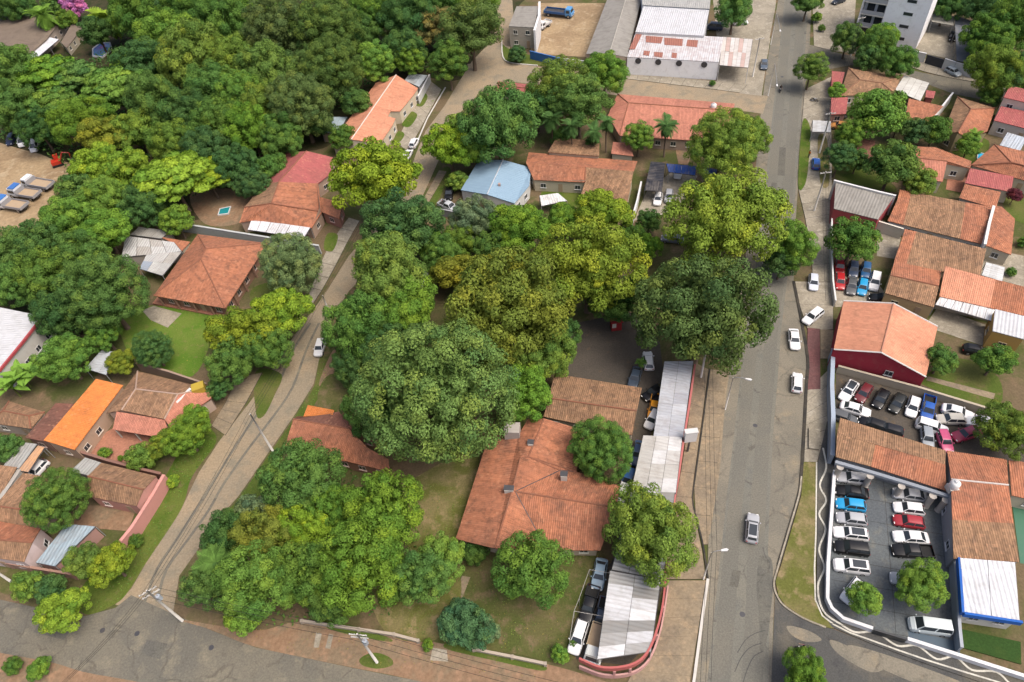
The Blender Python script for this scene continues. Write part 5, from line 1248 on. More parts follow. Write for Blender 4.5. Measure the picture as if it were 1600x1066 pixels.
house('yellow walled house with half orange half brown roof by the parked cars', [dict(faces=gable(TO, TB, [(1398,408,3.2), (1471,424,3.2)], [(1391,430,4.4), (1467,447,4.4)], [(1383,458,3.2), (1459,480,3.2)]), wallc=(0.58, 0.44, 0.24), ov=0.15)])
house('salmon tiled house at the right edge above the white awning', [dict(faces=[(TS, [(1477,416,4.6), (1556,437,4.6), (1547,481,3.2), (1468,463,3.2)]), (TO, [(1556,437,4.6), (1680,468,4.6), (1680,512,3.2), (1547,481,3.2)])], wallc=cream)])
sheet_roof('long white awning over the concrete court on the right', [(1469,464,3.0), (1555,484,3.0), (1551,502,2.7), (1461,476,2.7)], 7, 1, [(0.72, 0.72, 0.72)])
house('white flat roofed ochre building at the right edge', [dict(faces=[('metal_white', [(1555,483,4.2), (1604,495,4.2), (1600,530,4.0), (1551,517,4.0)])], wallc=(0.50, 0.32, 0.10), ov=0.1)])
house('grey concrete slab roofed house with a red front beside the pavement', [dict(faces=[('fibro_grey', [(1306,283,4.4), (1398,306,4.4), (1372,343,4.0), (1303,326,4.0)])], wallc=(0.36, 0.07, 0.08), ov=0.05)])
wall('white parapet on the back of the grey slab roof', [(1303,282),(1370,299),(1400,306)], 4.7, white, w=0.25)
wall('light wall along the narrow yard below the grey slab roof', [(1373,346),(1412,358)], 2.4, (0.62, 0.58, 0.5))
sheet_roof('white sheet roof at the right end of the wide brown slope', [(1541,410,3.0), (1570,418,3.0), (1566,440,2.9), (1534,430,2.9)], 3, 1, [(0.62, 0.63, 0.62)], name='carport', cat='carport')
house('red brown hut half hidden between garden trees on the right', [dict(faces=[(TD, [(1342,215,2.8), (1368,220,2.8), (1362,250,2.6), (1338,244,2.6)])], wallc=(0.4, 0.2, 0.15))], name='hut', cat='shed')
house('maroon walled gabled hall with a salmon tiled roof beside the road', [dict(faces=[(TS, [(1318,471,4.4), (1396,475,6.2), (1377,550,6.2), (1303,545,4.4)]), (TS, [(1396,475,6.2), (1465,511,3.6), (1447,588,3.6), (1377,550,6.2)])], wallc=(0.36, 0.035, 0.055), ov=0.08, openings=False, ridgec=(0.5, 0.25, 0.17))], name='hall', cat='building')
for (a, b, lab) in (((1303,546,4.45), (1377,551,6.25), 'white'), ((1377,551,6.25), (1447,589,3.65), 'white'), ((1318,470,4.45), (1396,474,6.25), ''), ((1396,474,6.25), (1465,510,3.65), '')):
    h = [o for o in bpy.data.objects if o.name == 'hall'][0]; base = h.location
    MB().tube([P(*a) - base, P(*b) - base], 0.12, 5).build('verge_trim', 'plaster', h, (0.75, 0.72, 0.68))
p = P(1390, 582, 2.6) - base; f0 = P(1308, 574) - base; f1 = P(1433, 604) - base; dd = (f1-f0).normalized(); nn = Vector((dd.y, -dd.x, 0))
w0, w1 = P(1303,545,4.4) - base, P(1447,588,3.6) - base; e = Vector((w1.x-w0.x, w1.y-w0.y, 0)).normalized(); n2 = Vector((e.y, -e.x, 0))
q = w0 + e * ((p - w0).dot(e)); q = Vector((q.x, q.y, 0)) - n2 * 0.05
put_window(h, q, n2, (0.5, 0.5, 0.5), 1.5)
# car dealer buildings
DEAL = [(TB, [(1313,653,3.6), (1478,704,3.6), (1477,726,4.6), (1308,677,4.6)]), (TB, [(1308,677,4.6), (1368,695,4.6), (1361,729,3.5), (1306,714,3.5)]), (TO, [(1368,695,4.6), (1477,726,4.6), (1479,767,3.5), (1361,729,3.5)])]
root, base = house('long brown and orange tiled showroom between the two car lots', [dict(faces=DEAL, wallc=(0.30, 0.31, 0.33), ov=1.2, ridgec=(0.45, 0.2, 0.1))], name='showroom', cat='building')
pts = [P(x, y, 3.3) - base for x, y in ((1305,722),(1361,738),(1420,756),(1484,776))]
ribbon_mb(pts, 0.5, 3.0, 3.45).build('fascia', 'plaster', root, (0.30, 0.33, 0.37))
for x, y in ((1313,730),(1360,744),(1409,760),(1458,775),(1478,782)):
    p = P(x, y, 3.0) - base; MB().tube([(0, 0, 0.18), (0, 0, 0.5), (0, 0, 2.9), (0, 0, 2.99)], [0.5, 0.42, 0.42, 0.5], 12).build('column', 'plaster', root, (0.52, 0.48, 0.43), loc=(p.x, p.y, 0), smooth=True)
house('large orange roof with white ridge lines right of the showroom', [dict(faces=[
    (TO, [(1480,704,3.6), (1573,718,3.6), (1576,758,4.8), (1486,749,4.8)]), (TO, [(1486,749,4.8), (1576,758,4.8), (1584,818,3.9), (1488,812,3.9)]), (TB, [(1488,812,3.9), (1584,818,3.9), (1592,878,3.0), (1490,873,3.0)])], wallc=(0.33, 0.34, 0.36), ridgec=(0.66, 0.6, 0.55), ov=0.15)])
house('red ribbed roof cut off by the right edge beside the green court', [dict(faces=[(TO, [(1576,719,3.6), (1650,728,3.6), (1650,790,3.0), (1581,774,3.0)])], wallc=cream)])
root, base = sheet_roof('white sheet roofed office with a bright blue fascia', [(1500,872,3.8), (1586,879,3.8), (1593,970,3.4), (1506,957,3.4)], 2, 1, [(0.74, 0.76, 0.80), (0.72, 0.73, 0.76)], name='office', cat='building', post=False, walls=(0.66, 0.64, 0.58))
for a, b in (((1506,959),(1597,973)), ((1498,872),(1504,958))):
    pts = [P(*a, 3.5) - base, P(*b, 3.5) - base]; ribbon_mb(pts, 0.3, 2.9, 3.75).build('fascia', 'plaster', root, (0.03, 0.14, 0.50))
for x, y in ((1525,984), (1568,992)):
    p = P(x, y, 1.9) - base; e = (P(1593,970,3.4) - P(1506,957,3.4)); e.z = 0; e.normalize(); n2 = Vector((e.y, -e.x, 0))
    q = P(1506,957,3.4) - base; q = q + e * ((p - q).dot(e)); c4 = Vector((0, 0, 0)); q = q * 0.962
    put_window(root, Vector((q.x, q.y, 0)), n2, (0.6, 0.6, 0.58), 1.3)
wall('low white curved wall on the road side of the paved car lot', [(1304,735),(1301,780),(1294,880),(1293,935),(1300,950),(1318,966),(1364,982)], 1.1, (0.70, 0.71, 0.74), w=0.3)
wall('low white wall right of the car lot entrance', [(1418,998),(1500,1024),(1600,1056),(1680,1082)], 1.1, (0.70, 0.71, 0.74), w=0.3)
wall('grey wall between the paved car lot and the orange roof', [(1485,768),(1492,870),(1500,985),(1503,1012)], 2.0, (0.36, 0.39, 0.43), w=0.25)
wall('blue grey painted wall at the road side of the upper car lot', [(1302,545),(1300,600),(1302,650),(1301,712)], 2.4, (0.34, 0.40, 0.48), w=0.5)
wall('beige wall behind the back row of the upper car lot', [(1310,572),(1435,605),(1550,640)], 1.6, (0.45, 0.39, 0.30), w=0.25)
wall('white roadside fence wall beside the red and blue cars', [(1300,340),(1300,400),(1302,440),(1306,470)], 1.6, (0.66, 0.66, 0.64), w=0.15)
sheet('painted_shade', [(1419,986),(1499,1003),(1500,1022),(1420,1002)], 0.2, 'paint').color = (0.06, 0.10, 0.14, 1)  # shaded ground behind the low wall, painted as a dark blue patch
wall('dark sliding gate at the paved car lot entrance', [(1366,984),(1417,999)], 1.4, (0.035, 0.04, 0.045), w=0.1, mat='paint', name='gate')
sheet_roof('white bus shelter roof on the right pavement', [(1270,188,2.7), (1298,190,2.7), (1298,207,2.6), (1269,206,2.6)], 4, 1, [(0.66, 0.67, 0.66)], name='bus_shelter', cat='shelter')
# white sign box by the awnings
b = P(1074, 706); root = empty('sign_box', b); tag(root, 'white rounded sign box on a black post by the awnings', 'sign')
MB().box(-0.12, -0.12, 0, 0.12, 0.12, 3.2).build('post', 'dark_metal', root)
MB().box(-0.9, -0.35, 3.2, 0.9, 0.35, 5.6).build('panel', 'paint', root, (0.80, 0.80, 0.79))
MB().box(-0.97, -0.42, 5.6, 0.97, 0.42, 5.7).build('frame', 'paint', root, (0.72, 0.72, 0.70))
root = sheet('concrete_slab', [(1264,668),(1281,670),(1280,702),(1264,700)], 0.5, 'concrete', kind=None, thick=0.4)
tag(root, 'pale raised concrete slab on the right pavement', 'slab')
# red kiosk in the shady yard
b = P(962, 512); root = empty('kiosk', b); tag(root, 'small red kiosk with a white panel in the shady parking yard', 'kiosk')
MB().box(-0.9, -0.8, 0, 0.9, 0.8, 2.2).build('body', 'paint', root, (0.38, 0.03, 0.03)); MB().box(-1.1, -1.0, 2.2, 1.1, 1.0, 2.32).build('roof', 'paint', root, (0.45, 0.05, 0.05)); MB().box(-0.8, -0.86, 0.9, -0.1, -0.803, 1.9).build('panel', 'paint', root, (0.7, 0.65, 0.55))

# ------------------------------------------------------------------ trees of the middle block
T = tree
T(682,612,118,'round','dome','giant round olive green tree beside the orange tiled house', sy=1.05)
T(592,640,52,'broad','mid','dark tree tucked under the left side of the giant round tree')
T(790,478,100,'broad','gold','large golden green tree behind the giant round tree')
T(710,425,36,'small','gold','small golden crown left of the large golden green tree')
T(918,418,84,'broad','yellow','yellow green tree in front of the long alley awnings', zk=0.85)
T(1098,488,96,'broad','darkolive','big dull olive tree overhanging the main road below the alley', zk=0.95)
T(1132,340,94,'broad','yellow','wide olive yellow tree leaning over the main road', zk=0.72)
T(1238,385,36,'tall','bright','bright green tree squeezed between the road and right pavement', zk=1.2)
T(1222,410,26,'small','dark','dark low crown beneath the bright green roadside tree')
T(606,424,62,'broad','olive','olive tree beside the cobbled street above the dark pair')
T(560,508,56,'broad','mid','dark green tree overhanging the parked white car on cobbles')
T(640,482,52,'loose','bright','fresh green tree between the dark tree and the golden tree')
T(610,545,44,'broad','dark','very dark tree left of the giant round tree')
T(744,345,40,'broad','sage','grey green tree in front of the blue roofed house')
T(812,358,48,'loose','bright','bright green tree below the white carport roof')
T(940,335,46,'loose','lime','pale lime tree below the brown tiled house')
T(628,350,56,'broad','dark','dark glossy tree beside the lime tree on the cobbled street')
T(586,278,68,'loose','lime','large lime green tree in front of the maroon and rust house')
T(778,192,64,'broad','mid','dense green tree left of the corner palms by the top street')
T(742,235,34,'loose','bright','fresh green tree low beside the blue roofed house corner')
T(702,232,42,'loose','lime','yellow lime tree on the bend of the cobbled street')
T(720,205,30,'small','bright','small bright tree behind the yellow lime tree')
T(872,136,44,'broad','olive','olive topped tree behind the corner palms')
T(905,160,44,'tall','mid','green tree right of the olive topped tree')
T(945,115,36,'broad','bright','bright green spreading tree on the top street')
T(840,170,32,'small','dark','dark tree left of the corner palms')
T(998,214,24,'tall','bright','small egg shaped bright tree in front of the salmon house')
T(1130,228,56,'round','olive','olive round tree at the right end of the salmon house')
T(1172,215,34,'broad','olive','yellow olive tree squeezed next to the main road by salmon house')
T(1014,345,20,'small','dark','small dark tree in the alley')
T(1012,386,24,'loose','bright','small bright green tree at the mouth of the alley')
T(965,470,42,'broad','dark','dark tree shading the kiosk in the parking yard')
T(850,555,46,'broad','olive','olive tree between the golden tree and the tiled house')
T(820,615,44,'tall','bright','bright green tree against the back of the tiled house')
T(940,702,50,'round','mid','round green tree growing over the tiled house roof')
T(1016,830,74,'broad','olive','round olive tree half over the road awnings')
T(831,888,58,'tall','mid','egg shaped olive tree on the lawn before the tiled house', zk=1.0)
T(470,745,60,'broad','mid','dark green tree below the rust red outbuilding')
T(600,800,66,'broad','bright','bright rounded tree right of the dark outbuilding tree', zk=0.85)
T(525,795,44,'broad','bright','bright green tree between the dark and the rounded tree')
T(412,840,50,'broad','gold','golden leaved tree above the corner thicket')
T(480,830,46,'broad','lime','lime crown in the middle of the corner thicket')
T(355,838,42,'loose','dark','dark tree on the street side of the corner thicket')
T(395,800,30,'small','sage','silvery grey shrub like tree at the top of the corner thicket')
T(328,908,42,'broad','mid','dark green tree at the street corner by the pole')
T(400,908,60,'broad','bright','broad green tree in the front of the corner thicket')
T(480,895,56,'broad','mid','green tree at the centre of the corner thicket')
T(565,882,74,'broad','bright','big bright green tree at the right of the corner thicket', zk=0.8)
T(520,936,42,'broad','mid','low green tree leaning over the garden wall')
T(380,958,32,'small','bright','small bright tree at the front edge of the corner thicket')
T(655,900,46,'broad','mid','green tree right of the big bright thicket tree')
T(690,875,40,'loose','bright','light green tree nearest the tiled house corner')
T(692,398,34,'broad','mid','green tree in the gap behind the small golden crown')
T(668,378,26,'small','bright','bright small tree between the dark glossy tree and the golden crown')
T(722,378,30,'broad','olive','low olive tree below the grey green tree')
T(772,388,32,'broad','mid','dark tree between the bright green tree and the large golden tree')
T(880,345,30,'loose','bright','bright crown left of the pale lime tree')
T(984,372,26,'broad','mid','green tree between the yellow green tree and the alley')
T(868,522,36,'broad','dark','dark tree at the left of the shady parking yard')
T(545,575,30,'broad','dark','dark low tree at the garden corner by the cobbled street')
shrub(716,284,18,'olive','olive bush on the street side of the blue roofed house')
shrub(878,216,18,'dark','dark bush at the foot of the left corner palm')
shrub(925,228,15,'dark','dark bush at the foot of the middle corner palm')
shrub(645,330,14,'mid','green bush on the verge right of the lime green tree')
shrub(742,862,22,'dark','dark bush by the front left corner of the tiled house')
shrub(728,975,42,'blue','large blue green bush beside the garden wall', kind='loose')
shrub(762,985,20,'sage','narrow sage bush right of the blue green bush')
shrub(875,1022,14,'bright','small bright bush at the end of the low garden wall')
shrub(668,1008,10,'bright','little bush beside the garden driveway')
shrub(896,1005,8,'mid','tiny bush in front of the parked white car')
shrub(520,335,8,'mid','tiny bush on the path by the maroon house')
palm(338,880,30,'mid','palm in the street side of the corner thicket', h=7)
palm(893,196,17,'dark','left corner palm near the top street', h=8)
palm(928,205,17,'dark','middle corner palm near the top street', h=7)
palm(948,190,15,'dark','right corner palm near the top street', h=8)
palm(1042,196,19,'dark','palm in front of the long salmon house', h=8)
palm(862,185,18,'dark','palm between the dense green tree and the olive topped tree', h=8)
palm(1002,565,9,'mid','tiny palm in the shady parking yard', h=3)
T(1350,935,27,'small','bright','small round tree shading a car in the paved lot')
T(1440,912,40,'broad','bright','round tree in the middle of the paved car lot', zk=0.8)
T(1258,1052,36,'broad','bright','small tree at the bottom edge by the motorcyclist')
# right side
T(1334,375,38,'small','mid','dark green tree overhanging the red and blue cars')
T(1395,256,40,'small','mid','large green tree in the garden above the long brown roof')
T(1438,286,24,'small','olive','olive tree right of the large garden tree')
T(1370,178,44,'small','bright','large bright tree in the garden of the corner house')
T(1404,192,20,'small','mid','green tree at the right shoulder of the large bright tree')
T(1312,246,24,'tall','dark','dark tall tree by the bus shelter')
T(1328,212,24,'tall','bright','bright tree behind the bus shelter')
T(1340,250,18,'small','mid','small tree left of the red brown hut')
T(1462,203,24,'small','mid','round dark tree in front of the olive yellow gable')
T(1432,205,22,'small','dark','dark bush like tree left of the olive yellow gable')
T(1308,143,15,'small','bright','small tree over the maroon roofed strip')
T(1325,60,26,'broad','mid','green tree left of the apartment balconies')
T(1372,72,30,'broad','mid','green tree directly below the apartment balconies')
T(1358,92,22,'small','dark','dark low tree on the kerb below the apartment balconies')
T(1404,98,28,'broad','mid','green tree in front of the white apartment wall')
T(1380,55,22,'small','bright','bright crown touching the apartment balconies')
T(1268,108,24,'tall','olive','slim green tree on the main road kerb by the cross street')
T(1262,4,24,'loose','mid','kerb tree at the top end of the main road')
shrub(1276,27,9,'bright','clipped sapling on the apartment pavement')
shrub(1284,44,6,'olive','low bush at the foot of the clipped sapling')
T(1545,60,40,'broad','mid','green tree right of the apartment car park')
T(1580,40,46,'broad','mid','big green tree in the top right corner')
T(1555,112,42,'broad','olive','olive tree at the end of the right cross street')
T(1590,120,36,'broad','dark','dark tree at the right edge above the maroon house')
T(1535,15,30,'broad','dark','dark tree behind the apartment car park')
T(1570,5,34,'broad','mid','tree at the top edge near the right corner')
T(1480,8,26,'broad','dark','dark tree right behind the apartment block')
T(1548,150,18,'small','mid','small bush like tree beside the two storey maroon house')
palm(1524,210,12,'bright','small palm beside the olive yellow house', h=4)
T(1514,228,19,'small','bright','round bright bush beside the turquoise pool')
T(1470,562,24,'small','mid','green tree at the corner of the maroon walled hall')
T(1556,562,28,'small','mid','dark green tree in the garden below the ochre building')
T(1575,672,44,'broad','olive','leafy tree at the right end of the upper car lot')
T(1586,305,12,'small',(0.09,0.025,0.03),'small purple leaved tree near the right edge')
shrub(1580,425,8,'mid','small bush in the yard right of the white sheet roof')
shrub(1600,378,9,'mid','small bush at the right edge under the white eave')
T(1147,15,32,'broad','mid','tree beside the warehouse at the top of the main road')
shrub(1113,130,5,'mid','tiny tuft by the warehouse front wall')
shrub(808,85,14,'dark','dark bush at the foot of the tall pale shed')

# ------------------------------------------------------------------ trees west of the cobbled street
T(455,412,50,'round','sage','grey green rounded tree between the hipped house and the street')
T(378,520,50,'loose','yellow','yellow flowering tree in front of the hipped house verandah')
T(440,488,46,'loose','lime','lime yellow tree on the cobbled street pavement')
T(365,560,40,'broad','mid','green tree below the yellow flowering tree')
T(420,545,38,'broad','mid','dark green tree by the street pavement below the lime yellow tree')
T(342,607,18,'small','dark','small dark bush tree by the brown courtyard house')
T(238,545,30,'round','dark','dark rounded bush on the bright lawn')
T(192,566,24,'loose','yellow','small yellow tree over the grey canopy')
T(100,560,40,'broad','bright','green tree beside the banana plants')
T(160,520,30,'broad','mid','tree at the left end of the bright lawn')
banana(35,590,32,'bright','banana plant left of the green tree by the white hall')
banana(62,582,32,'bright','banana plant right in the pair by the white hall')
banana(18,605,28,'bright','low banana plant at the left edge below the white hall')
T(290,680,34,'broad','bright','leafy street tree in front of the pink stepped roof')
T(262,692,26,'loose','yellow','yellow green tree left of the leafy street tree')
T(305,655,24,'small','bright','bright tree at the corner of the brown courtyard house')
shrub(220,715,24,'olive','olive bush at the front of the terracotta courtyard')
shrub(163,708,10,'bright','round little bush in the terracotta courtyard')
shrub(188,716,5,'bright','tiny potted bush in the terracotta courtyard')
T(88,780,48,'round','mid','dark round tree between the brown roofs on the left')
T(10,700,24,'small','mid','tree cut off by the left edge beside the grey sheet roof')
T(135,878,32,'loose','olive','olive tree beside the blue grey carport')
T(175,882,34,'loose','yellow','yellow green tree at the grassy street corner')
T(45,915,26,'small','bright','bright bush tree on the bottom street left of the pair')
T(78,920,24,'small','dark','dark bush tree against the brick wall')
T(98,955,38,'loose','lime','lime tree leaning over the bottom street')
shrub(212,845,12,'mid','small bush along the pink parapet wall')
shrub(270,752,10,'lime','pale bush on the street verge by the dark gate')
shrub(60,1045,18,'bright','bright bush in the bottom left corner')
shrub(20,1040,14,'mid','dark bush at the bottom left edge')
# ------------------------------------------------------------------ the wood, top left
WOOD = [
 (210,22,44,'broad','mid','tree at the top edge right of the fan palm'),
 (262,58,46,'broad','bright','bright layered tree right of the fan palm'),
 (292,12,42,'broad','mid','tree at the top edge above the bright layered tree'),
 (345,32,46,'broad','mid','green tree near the top edge left of the dark olive pair'),
 (392,14,38,'broad','bright','bright crown at the top edge left of the dark olive pair'),
 (438,48,56,'round','darkolive','left tree of the big dark olive pair'),
 (510,48,54,'round','darkolive','right tree of the big dark olive pair'),
 (520,110,50,'round','darkolive','dark olive tree just below the big dark olive pair'),
 (582,25,40,'broad','mid','green tree at the top edge right of the dark olive pair'),
 (640,28,44,'broad','dark','dark feathery tree in the top middle of the wood'),
 (632,78,34,'broad','dark','very dark tree above the two bright bushes'),
 (588,98,32,'tall','bright','left bright bush tree behind the peach row houses'),
 (640,96,24,'tall','bright','right bright bush tree behind the peach row houses'),
 (680,42,36,'loose','brown','brownish tree near the top middle of the wood'),
 (735,48,46,'tall','darkolive','dark tall tree beside the top street bend'),
 (700,98,32,'tall','mid','green tree at the lower right corner of the wood'),
 (742,6,38,'broad','bright','bright tree at the top edge by the street'),
 (690,8,34,'broad','mid','tree at the top edge above the brownish tree'),
 (300,88,54,'broad','olive','yellow olive tree in the heart of the wood'),
 (358,92,42,'broad','olive','olive tree right of the yellow olive heart tree'),
 (415,110,46,'broad','olive','olive crown below the left dark olive tree'),
 (470,165,50,'round','darkolive','dark rounded tree above the maroon house'),
 (425,165,46,'broad','olive','olive tree left of the dark rounded tree above the maroon house'),
 (378,150,44,'broad','bright','bright crown below the olive pair in the wood'),
 (330,140,42,'broad','mid','green tree below the yellow olive heart tree'),
 (225,105,40,'tall','dark','dark narrow tree right of the blue pool'),
 (200,104,26,'broad','bright','bright tree touching the blue pool'),
 (122,122,38,'feather','mid','feathery tree below the white lean to'),
 (75,118,44,'feather','bright','feathery bright tree below the barn'),
 (20,110,44,'broad','mid','tree at the left edge below the barn'),
 (185,140,52,'feather','bright','wide feathery tree in the left of the wood'),
 (245,160,48,'broad','mid','green tree right of the wide feathery tree'),
 (290,175,40,'broad','dark','dark tree in the centre of the wood'),
 (340,195,42,'broad','mid','green tree left of the tall bright pair'),
 (390,200,42,'broad','bright','bright tree above the lime spread tree'),
 (440,215,38,'broad','mid','green tree directly left of the maroon roof'),
 (25,165,42,'broad','mid','tree at the left edge above the white vans'),
 (80,170,44,'feather','mid','feathery tree right of the left edge tree above the vans'),
 (130,190,42,'broad','bright','bright tree above the red machine'),
 (165,215,40,'loose','gold','golden topped tree above the lime strip'),
 (215,205,38,'loose','olive','olive topped tree right of the golden topped tree'),
 (270,225,40,'broad','olive','dull olive tree above the lime spread tree'),
 (320,235,40,'broad','dark','dark tree right of the dull olive tree'),
 (370,262,36,'broad','dark','dark tree between the lime spread tree and the maroon roof'),
 (60,200,34,'broad','dark','dark tree beside the white vans'),
 (150,262,38,'loose','lime','lime tree beside the red machine'),
 (200,268,40,'loose','lime','lime tree left of the lime spread tree'),
 (270,282,58,'feather','lime','broad lime spread tree in the wood edge'),
 (325,275,40,'feather','lime','right hand lime spread crown near the small pool'),
 (225,320,40,'broad','dark','dark tree under the lime spread tree'),
 (165,312,38,'broad','bright','bright tree right of the sandy yard trucks'),
 (120,300,32,'small','mid','tree just right of the nearest truck bed'),
 (110,345,44,'broad','bright','bright tree below the sandy yard'),
 (165,365,44,'loose','bright','bright tree above the grey shed roof'),
 (60,382,42,'broad','mid','green tree at the bottom of the sandy yard'),
 (15,395,42,'broad','mid','tree at the left edge below the sandy yard'),
 (130,405,46,'broad','mid','green tree left of the white lean to'),
 (70,430,46,'broad','mid','green tree in the left thicket above the white hall'),
 (20,445,40,'broad','mid','tree at the left edge above the white hall'),
 (160,458,62,'round','mid','big dark round tree left of the hipped house'),
 (95,490,42,'broad','dark','dark tree at the corner of the white hall'),
 (275,345,26,'small','bright','small bright tree overhanging the long grey wall'),
 (395,290,26,'broad','dark','dark tree right of the small turquoise pool'),
 (425,262,24,'small','mid','tree touching the maroon roof from the left'),
 (500,195,22,'small','dark','dark tree beside the blue grey shed'),
 (555,160,26,'small','dark','dark tree behind the peach row roof'),
 (560,55,34,'broad','dark','dark tree between the dark olive pair and the feathery tree'),
 (470,110,34,'broad','darkolive','dark tree in the gap below the dark olive pair'),
 (250,20,30,'broad','dark','dark crown at the top edge beside the fan palm'),
 (150,50,26,'small','dark','dark tree between the hut and the fan palm'),
 (20,10,30,'broad','dark','tree in the top left corner behind the barn'),
 (85,10,22,'small','dark','dark tree behind the pink flowering tree'),
 (535,215,22,'small','mid','green tree between the maroon roof and the peach row'),
]
for a in WOOD: T(*a, group='trees of the wood')
T(116,10,20,'small','pink','pink flowering tree behind the barn')
T(104,30,16,'small','olive','olive tree under the pink flowering tree')
palm(66,22,22,'bright','feather palm in front of the barn roof', h=8)
palm(168,25,30,'lime','fan palm right of the pink flowering tree', h=8)
scatter('undergrowth', 'tangled dark undergrowth beneath the trees of the wood', [
    [(-60,100),(40,95),(140,95),(200,60),(300,0),(780,-20),(768,60),(716,118),(600,112),(500,200),(400,260),(330,300),(170,345),(130,350),(100,260),(40,230),(-60,215)],
    [(-60,370),(40,365),(100,330),(180,345),(185,420),(210,480),(190,530),(110,540),(60,480),(-60,455)]], 1.6, 0.42, 3.2, 'dark', 'undergrowth', lump=0.12)
scatter('undergrowth', 'low green plants under the trees of the corner thicket', [[(300,930),(350,840),(420,760),(480,700),(560,740),(660,780),(650,860),(620,960),(400,985)]], 2.0, 0.3, 1.2, 'mid', 'undergrowth', lump=0.2)
scatter('undergrowth', 'weedy plants in the gardens between the middle block trees', [[(560,400),(680,330),(720,340),(700,400),(680,460),(560,560),(510,560)], [(700,330),(760,320),(990,330),(980,480),(880,500),(700,430)]], 1.2, 0.3, 0.9, 'dark', 'undergrowth', lump=0.2)
scatter('grass', 'rough grass along the cobbled street verges', [[(320,668),(338,690),(300,745),(228,880),(178,945),(140,955),(185,850),(258,745)], [(505,560),(520,575),(470,665),(420,760),(330,870),(320,852),(425,703),(491,602)], [(690,266),(704,268),(680,320),(660,330)], [(660,190),(690,150),(696,140),(690,136),(652,185)]], 5.0, 0.12, 0.2, 'mid', 'grass', lump=0.5)
scatter('grass', 'dry grass on the big verge by the car lot', [GRASS_R], 5.0, 0.10, 0.15, 'olive', 'grass', lump=0.4)
scatter('grass', 'rough lawn grass in the gardens of the middle block', [[(720,880),(935,865),(905,975),(890,1030),(800,1018),(690,995)], [(585,900),(700,880),(720,935),(680,1000),(600,985)], [(640,760),(720,745),(705,845),(660,860),(630,830)]], 3.5, 0.10, 0.15, 'darkolive', 'grass', lump=0.4)
scatter('leaf_litter', 'fallen leaves and litter strewn over gardens and verges', [[(585,900),(935,865),(905,975),(890,1030),(690,995),(600,985)], [(640,760),(740,745),(720,850),(650,860)], [(280,972),(470,978),(850,1040),(840,1060),(550,1038),(400,1006)], [(515,585),(600,600),(580,650),(500,640)], [(1216,931),(1274,722),(1274,937),(1300,978)], [(195,480),(330,490),(300,588),(235,575)], [(1112,600),(1136,600),(1110,850),(1085,790)], [(1045,910),(1100,910),(1080,1060),(1000,1060)]], 1.0, 0.09, 0.03, 'brown', 'litter', lump=0.5, flatten=0.2)

# ------------------------------------------------------------------ cars
CW = (0.80, 0.80, 0.80); CS = (0.42, 0.43, 0.45); CB = (0.006, 0.006, 0.007); CG = (0.10, 0.105, 0.11); CRd = (0.42, 0.02, 0.025); CBl = (0.02, 0.10, 0.40); CSky = (0.02, 0.32, 0.62)
C = car
C('wagon',(1174,846),(1177,805),CS,'silver car with a dark glass roof driving on the main road', roofc=True)
C('sedan',(1239,514),(1243,547),CW,'white sedan parked on the right shoulder of the main road')
C('hatch',(1245,612),(1246,584),CW,'white hatchback parked on the shoulder beside the maroon paving')
C('wagon',(1283,484),(1257,505),CW,'white car with dark windows parked askew on the right pavement')
C('hatch',(1271,429),(1271,454),(0.62,0.66,0.74),'pale car on the pavement under the bright roadside tree')
C('hatch',(1275,267),(1275,245),CBl,'blue car parked on the pavement below the bus shelter')
C('sedan',(1195,88),(1193,114),(0.09,0.12,0.16),'dark grey car on the forecourt by the warehouse canopy')
# row of cars under the tree, right
C('hatch',(1312,425),(1313,455),CRd,'red car in the front of the row beside the white fence wall')
C('hatch',(1312,408),(1312,424),(0.22,0.01,0.015),'dark red car behind the red car under the tree')
C('sedan',(1332,432),(1329,462),CG,'dark grey car between the red and the blue car')
C('hatch',(1334,412),(1333,430),(0.05,0.07,0.12),'navy car behind the dark grey car in the row')
C('hatch',(1350,434),(1345,464),CSky,'bright blue car in the row under the tree')
C('hatch',(1354,413),(1352,432),(0.02,0.09,0.22),'dark blue car behind the bright blue car')
C('suv',(1370,424),(1363,458),CW,'white car at the end of the row under the tree')
C('sedan',(1398,470),(1360,464),CB,'black car parked crosswise behind the maroon walled hall')
# upper car lot, back row
C('sedan',(1335,598),(1317,624),CW,'white sedan slanted at the left end of the back row', roofc=True)
C('hatch',(1357,603),(1342,626),(0.14,0.02,0.025),'dark red hatchback second in the back row')
C('hatch',(1383,611),(1369,636),CB,'black hatchback third in the back row')
C('hatch',(1409,618),(1395,643),(0.02,0.022,0.02),'black hatchback fourth in the back row')
C('hatch',(1430,622),(1422,650),CW,'white hatchback fifth in the back row')
C('pickup',(1452,624),(1447,655),CBl,'blue pickup at the right end of the back row')
C('sedan',(1316,634),(1357,646),CW,'white sedan crosswise in front of the slanted white sedan')
C('hatch',(1310,650),(1326,655),CG,'grey car half hidden by the showroom roof at the left')
C('hatch',(1372,666),(1354,660),CB,'black car half hidden by the showroom roof left of its twin')
C('hatch',(1398,674),(1380,669),(0.015,0.015,0.018),'black car half hidden by the showroom roof right of its twin')
C('sedan',(1475,638),(1518,651),CW,'white sedan at the back of the upper lot by the beige wall')
C('hatch',(1503,656),(1468,655),(0.62,0.58,0.50),'cream hatchback below the white sedan by the beige wall')
C('suv',(1437,662),(1475,674),CW,'white car with a black rear behind the blue grey car')
C('hatch',(1447,672),(1450,695),(0.30,0.33,0.36),'blue grey car in the front of the upper lot')
C('sedan',(1528,672),(1492,684),(0.38,0.03,0.08),'crimson sedan beside the leafy tree')
C('hatch',(1471,677),(1480,700),(0.62,0.10,0.22),'pink car pointing at the showroom roof')
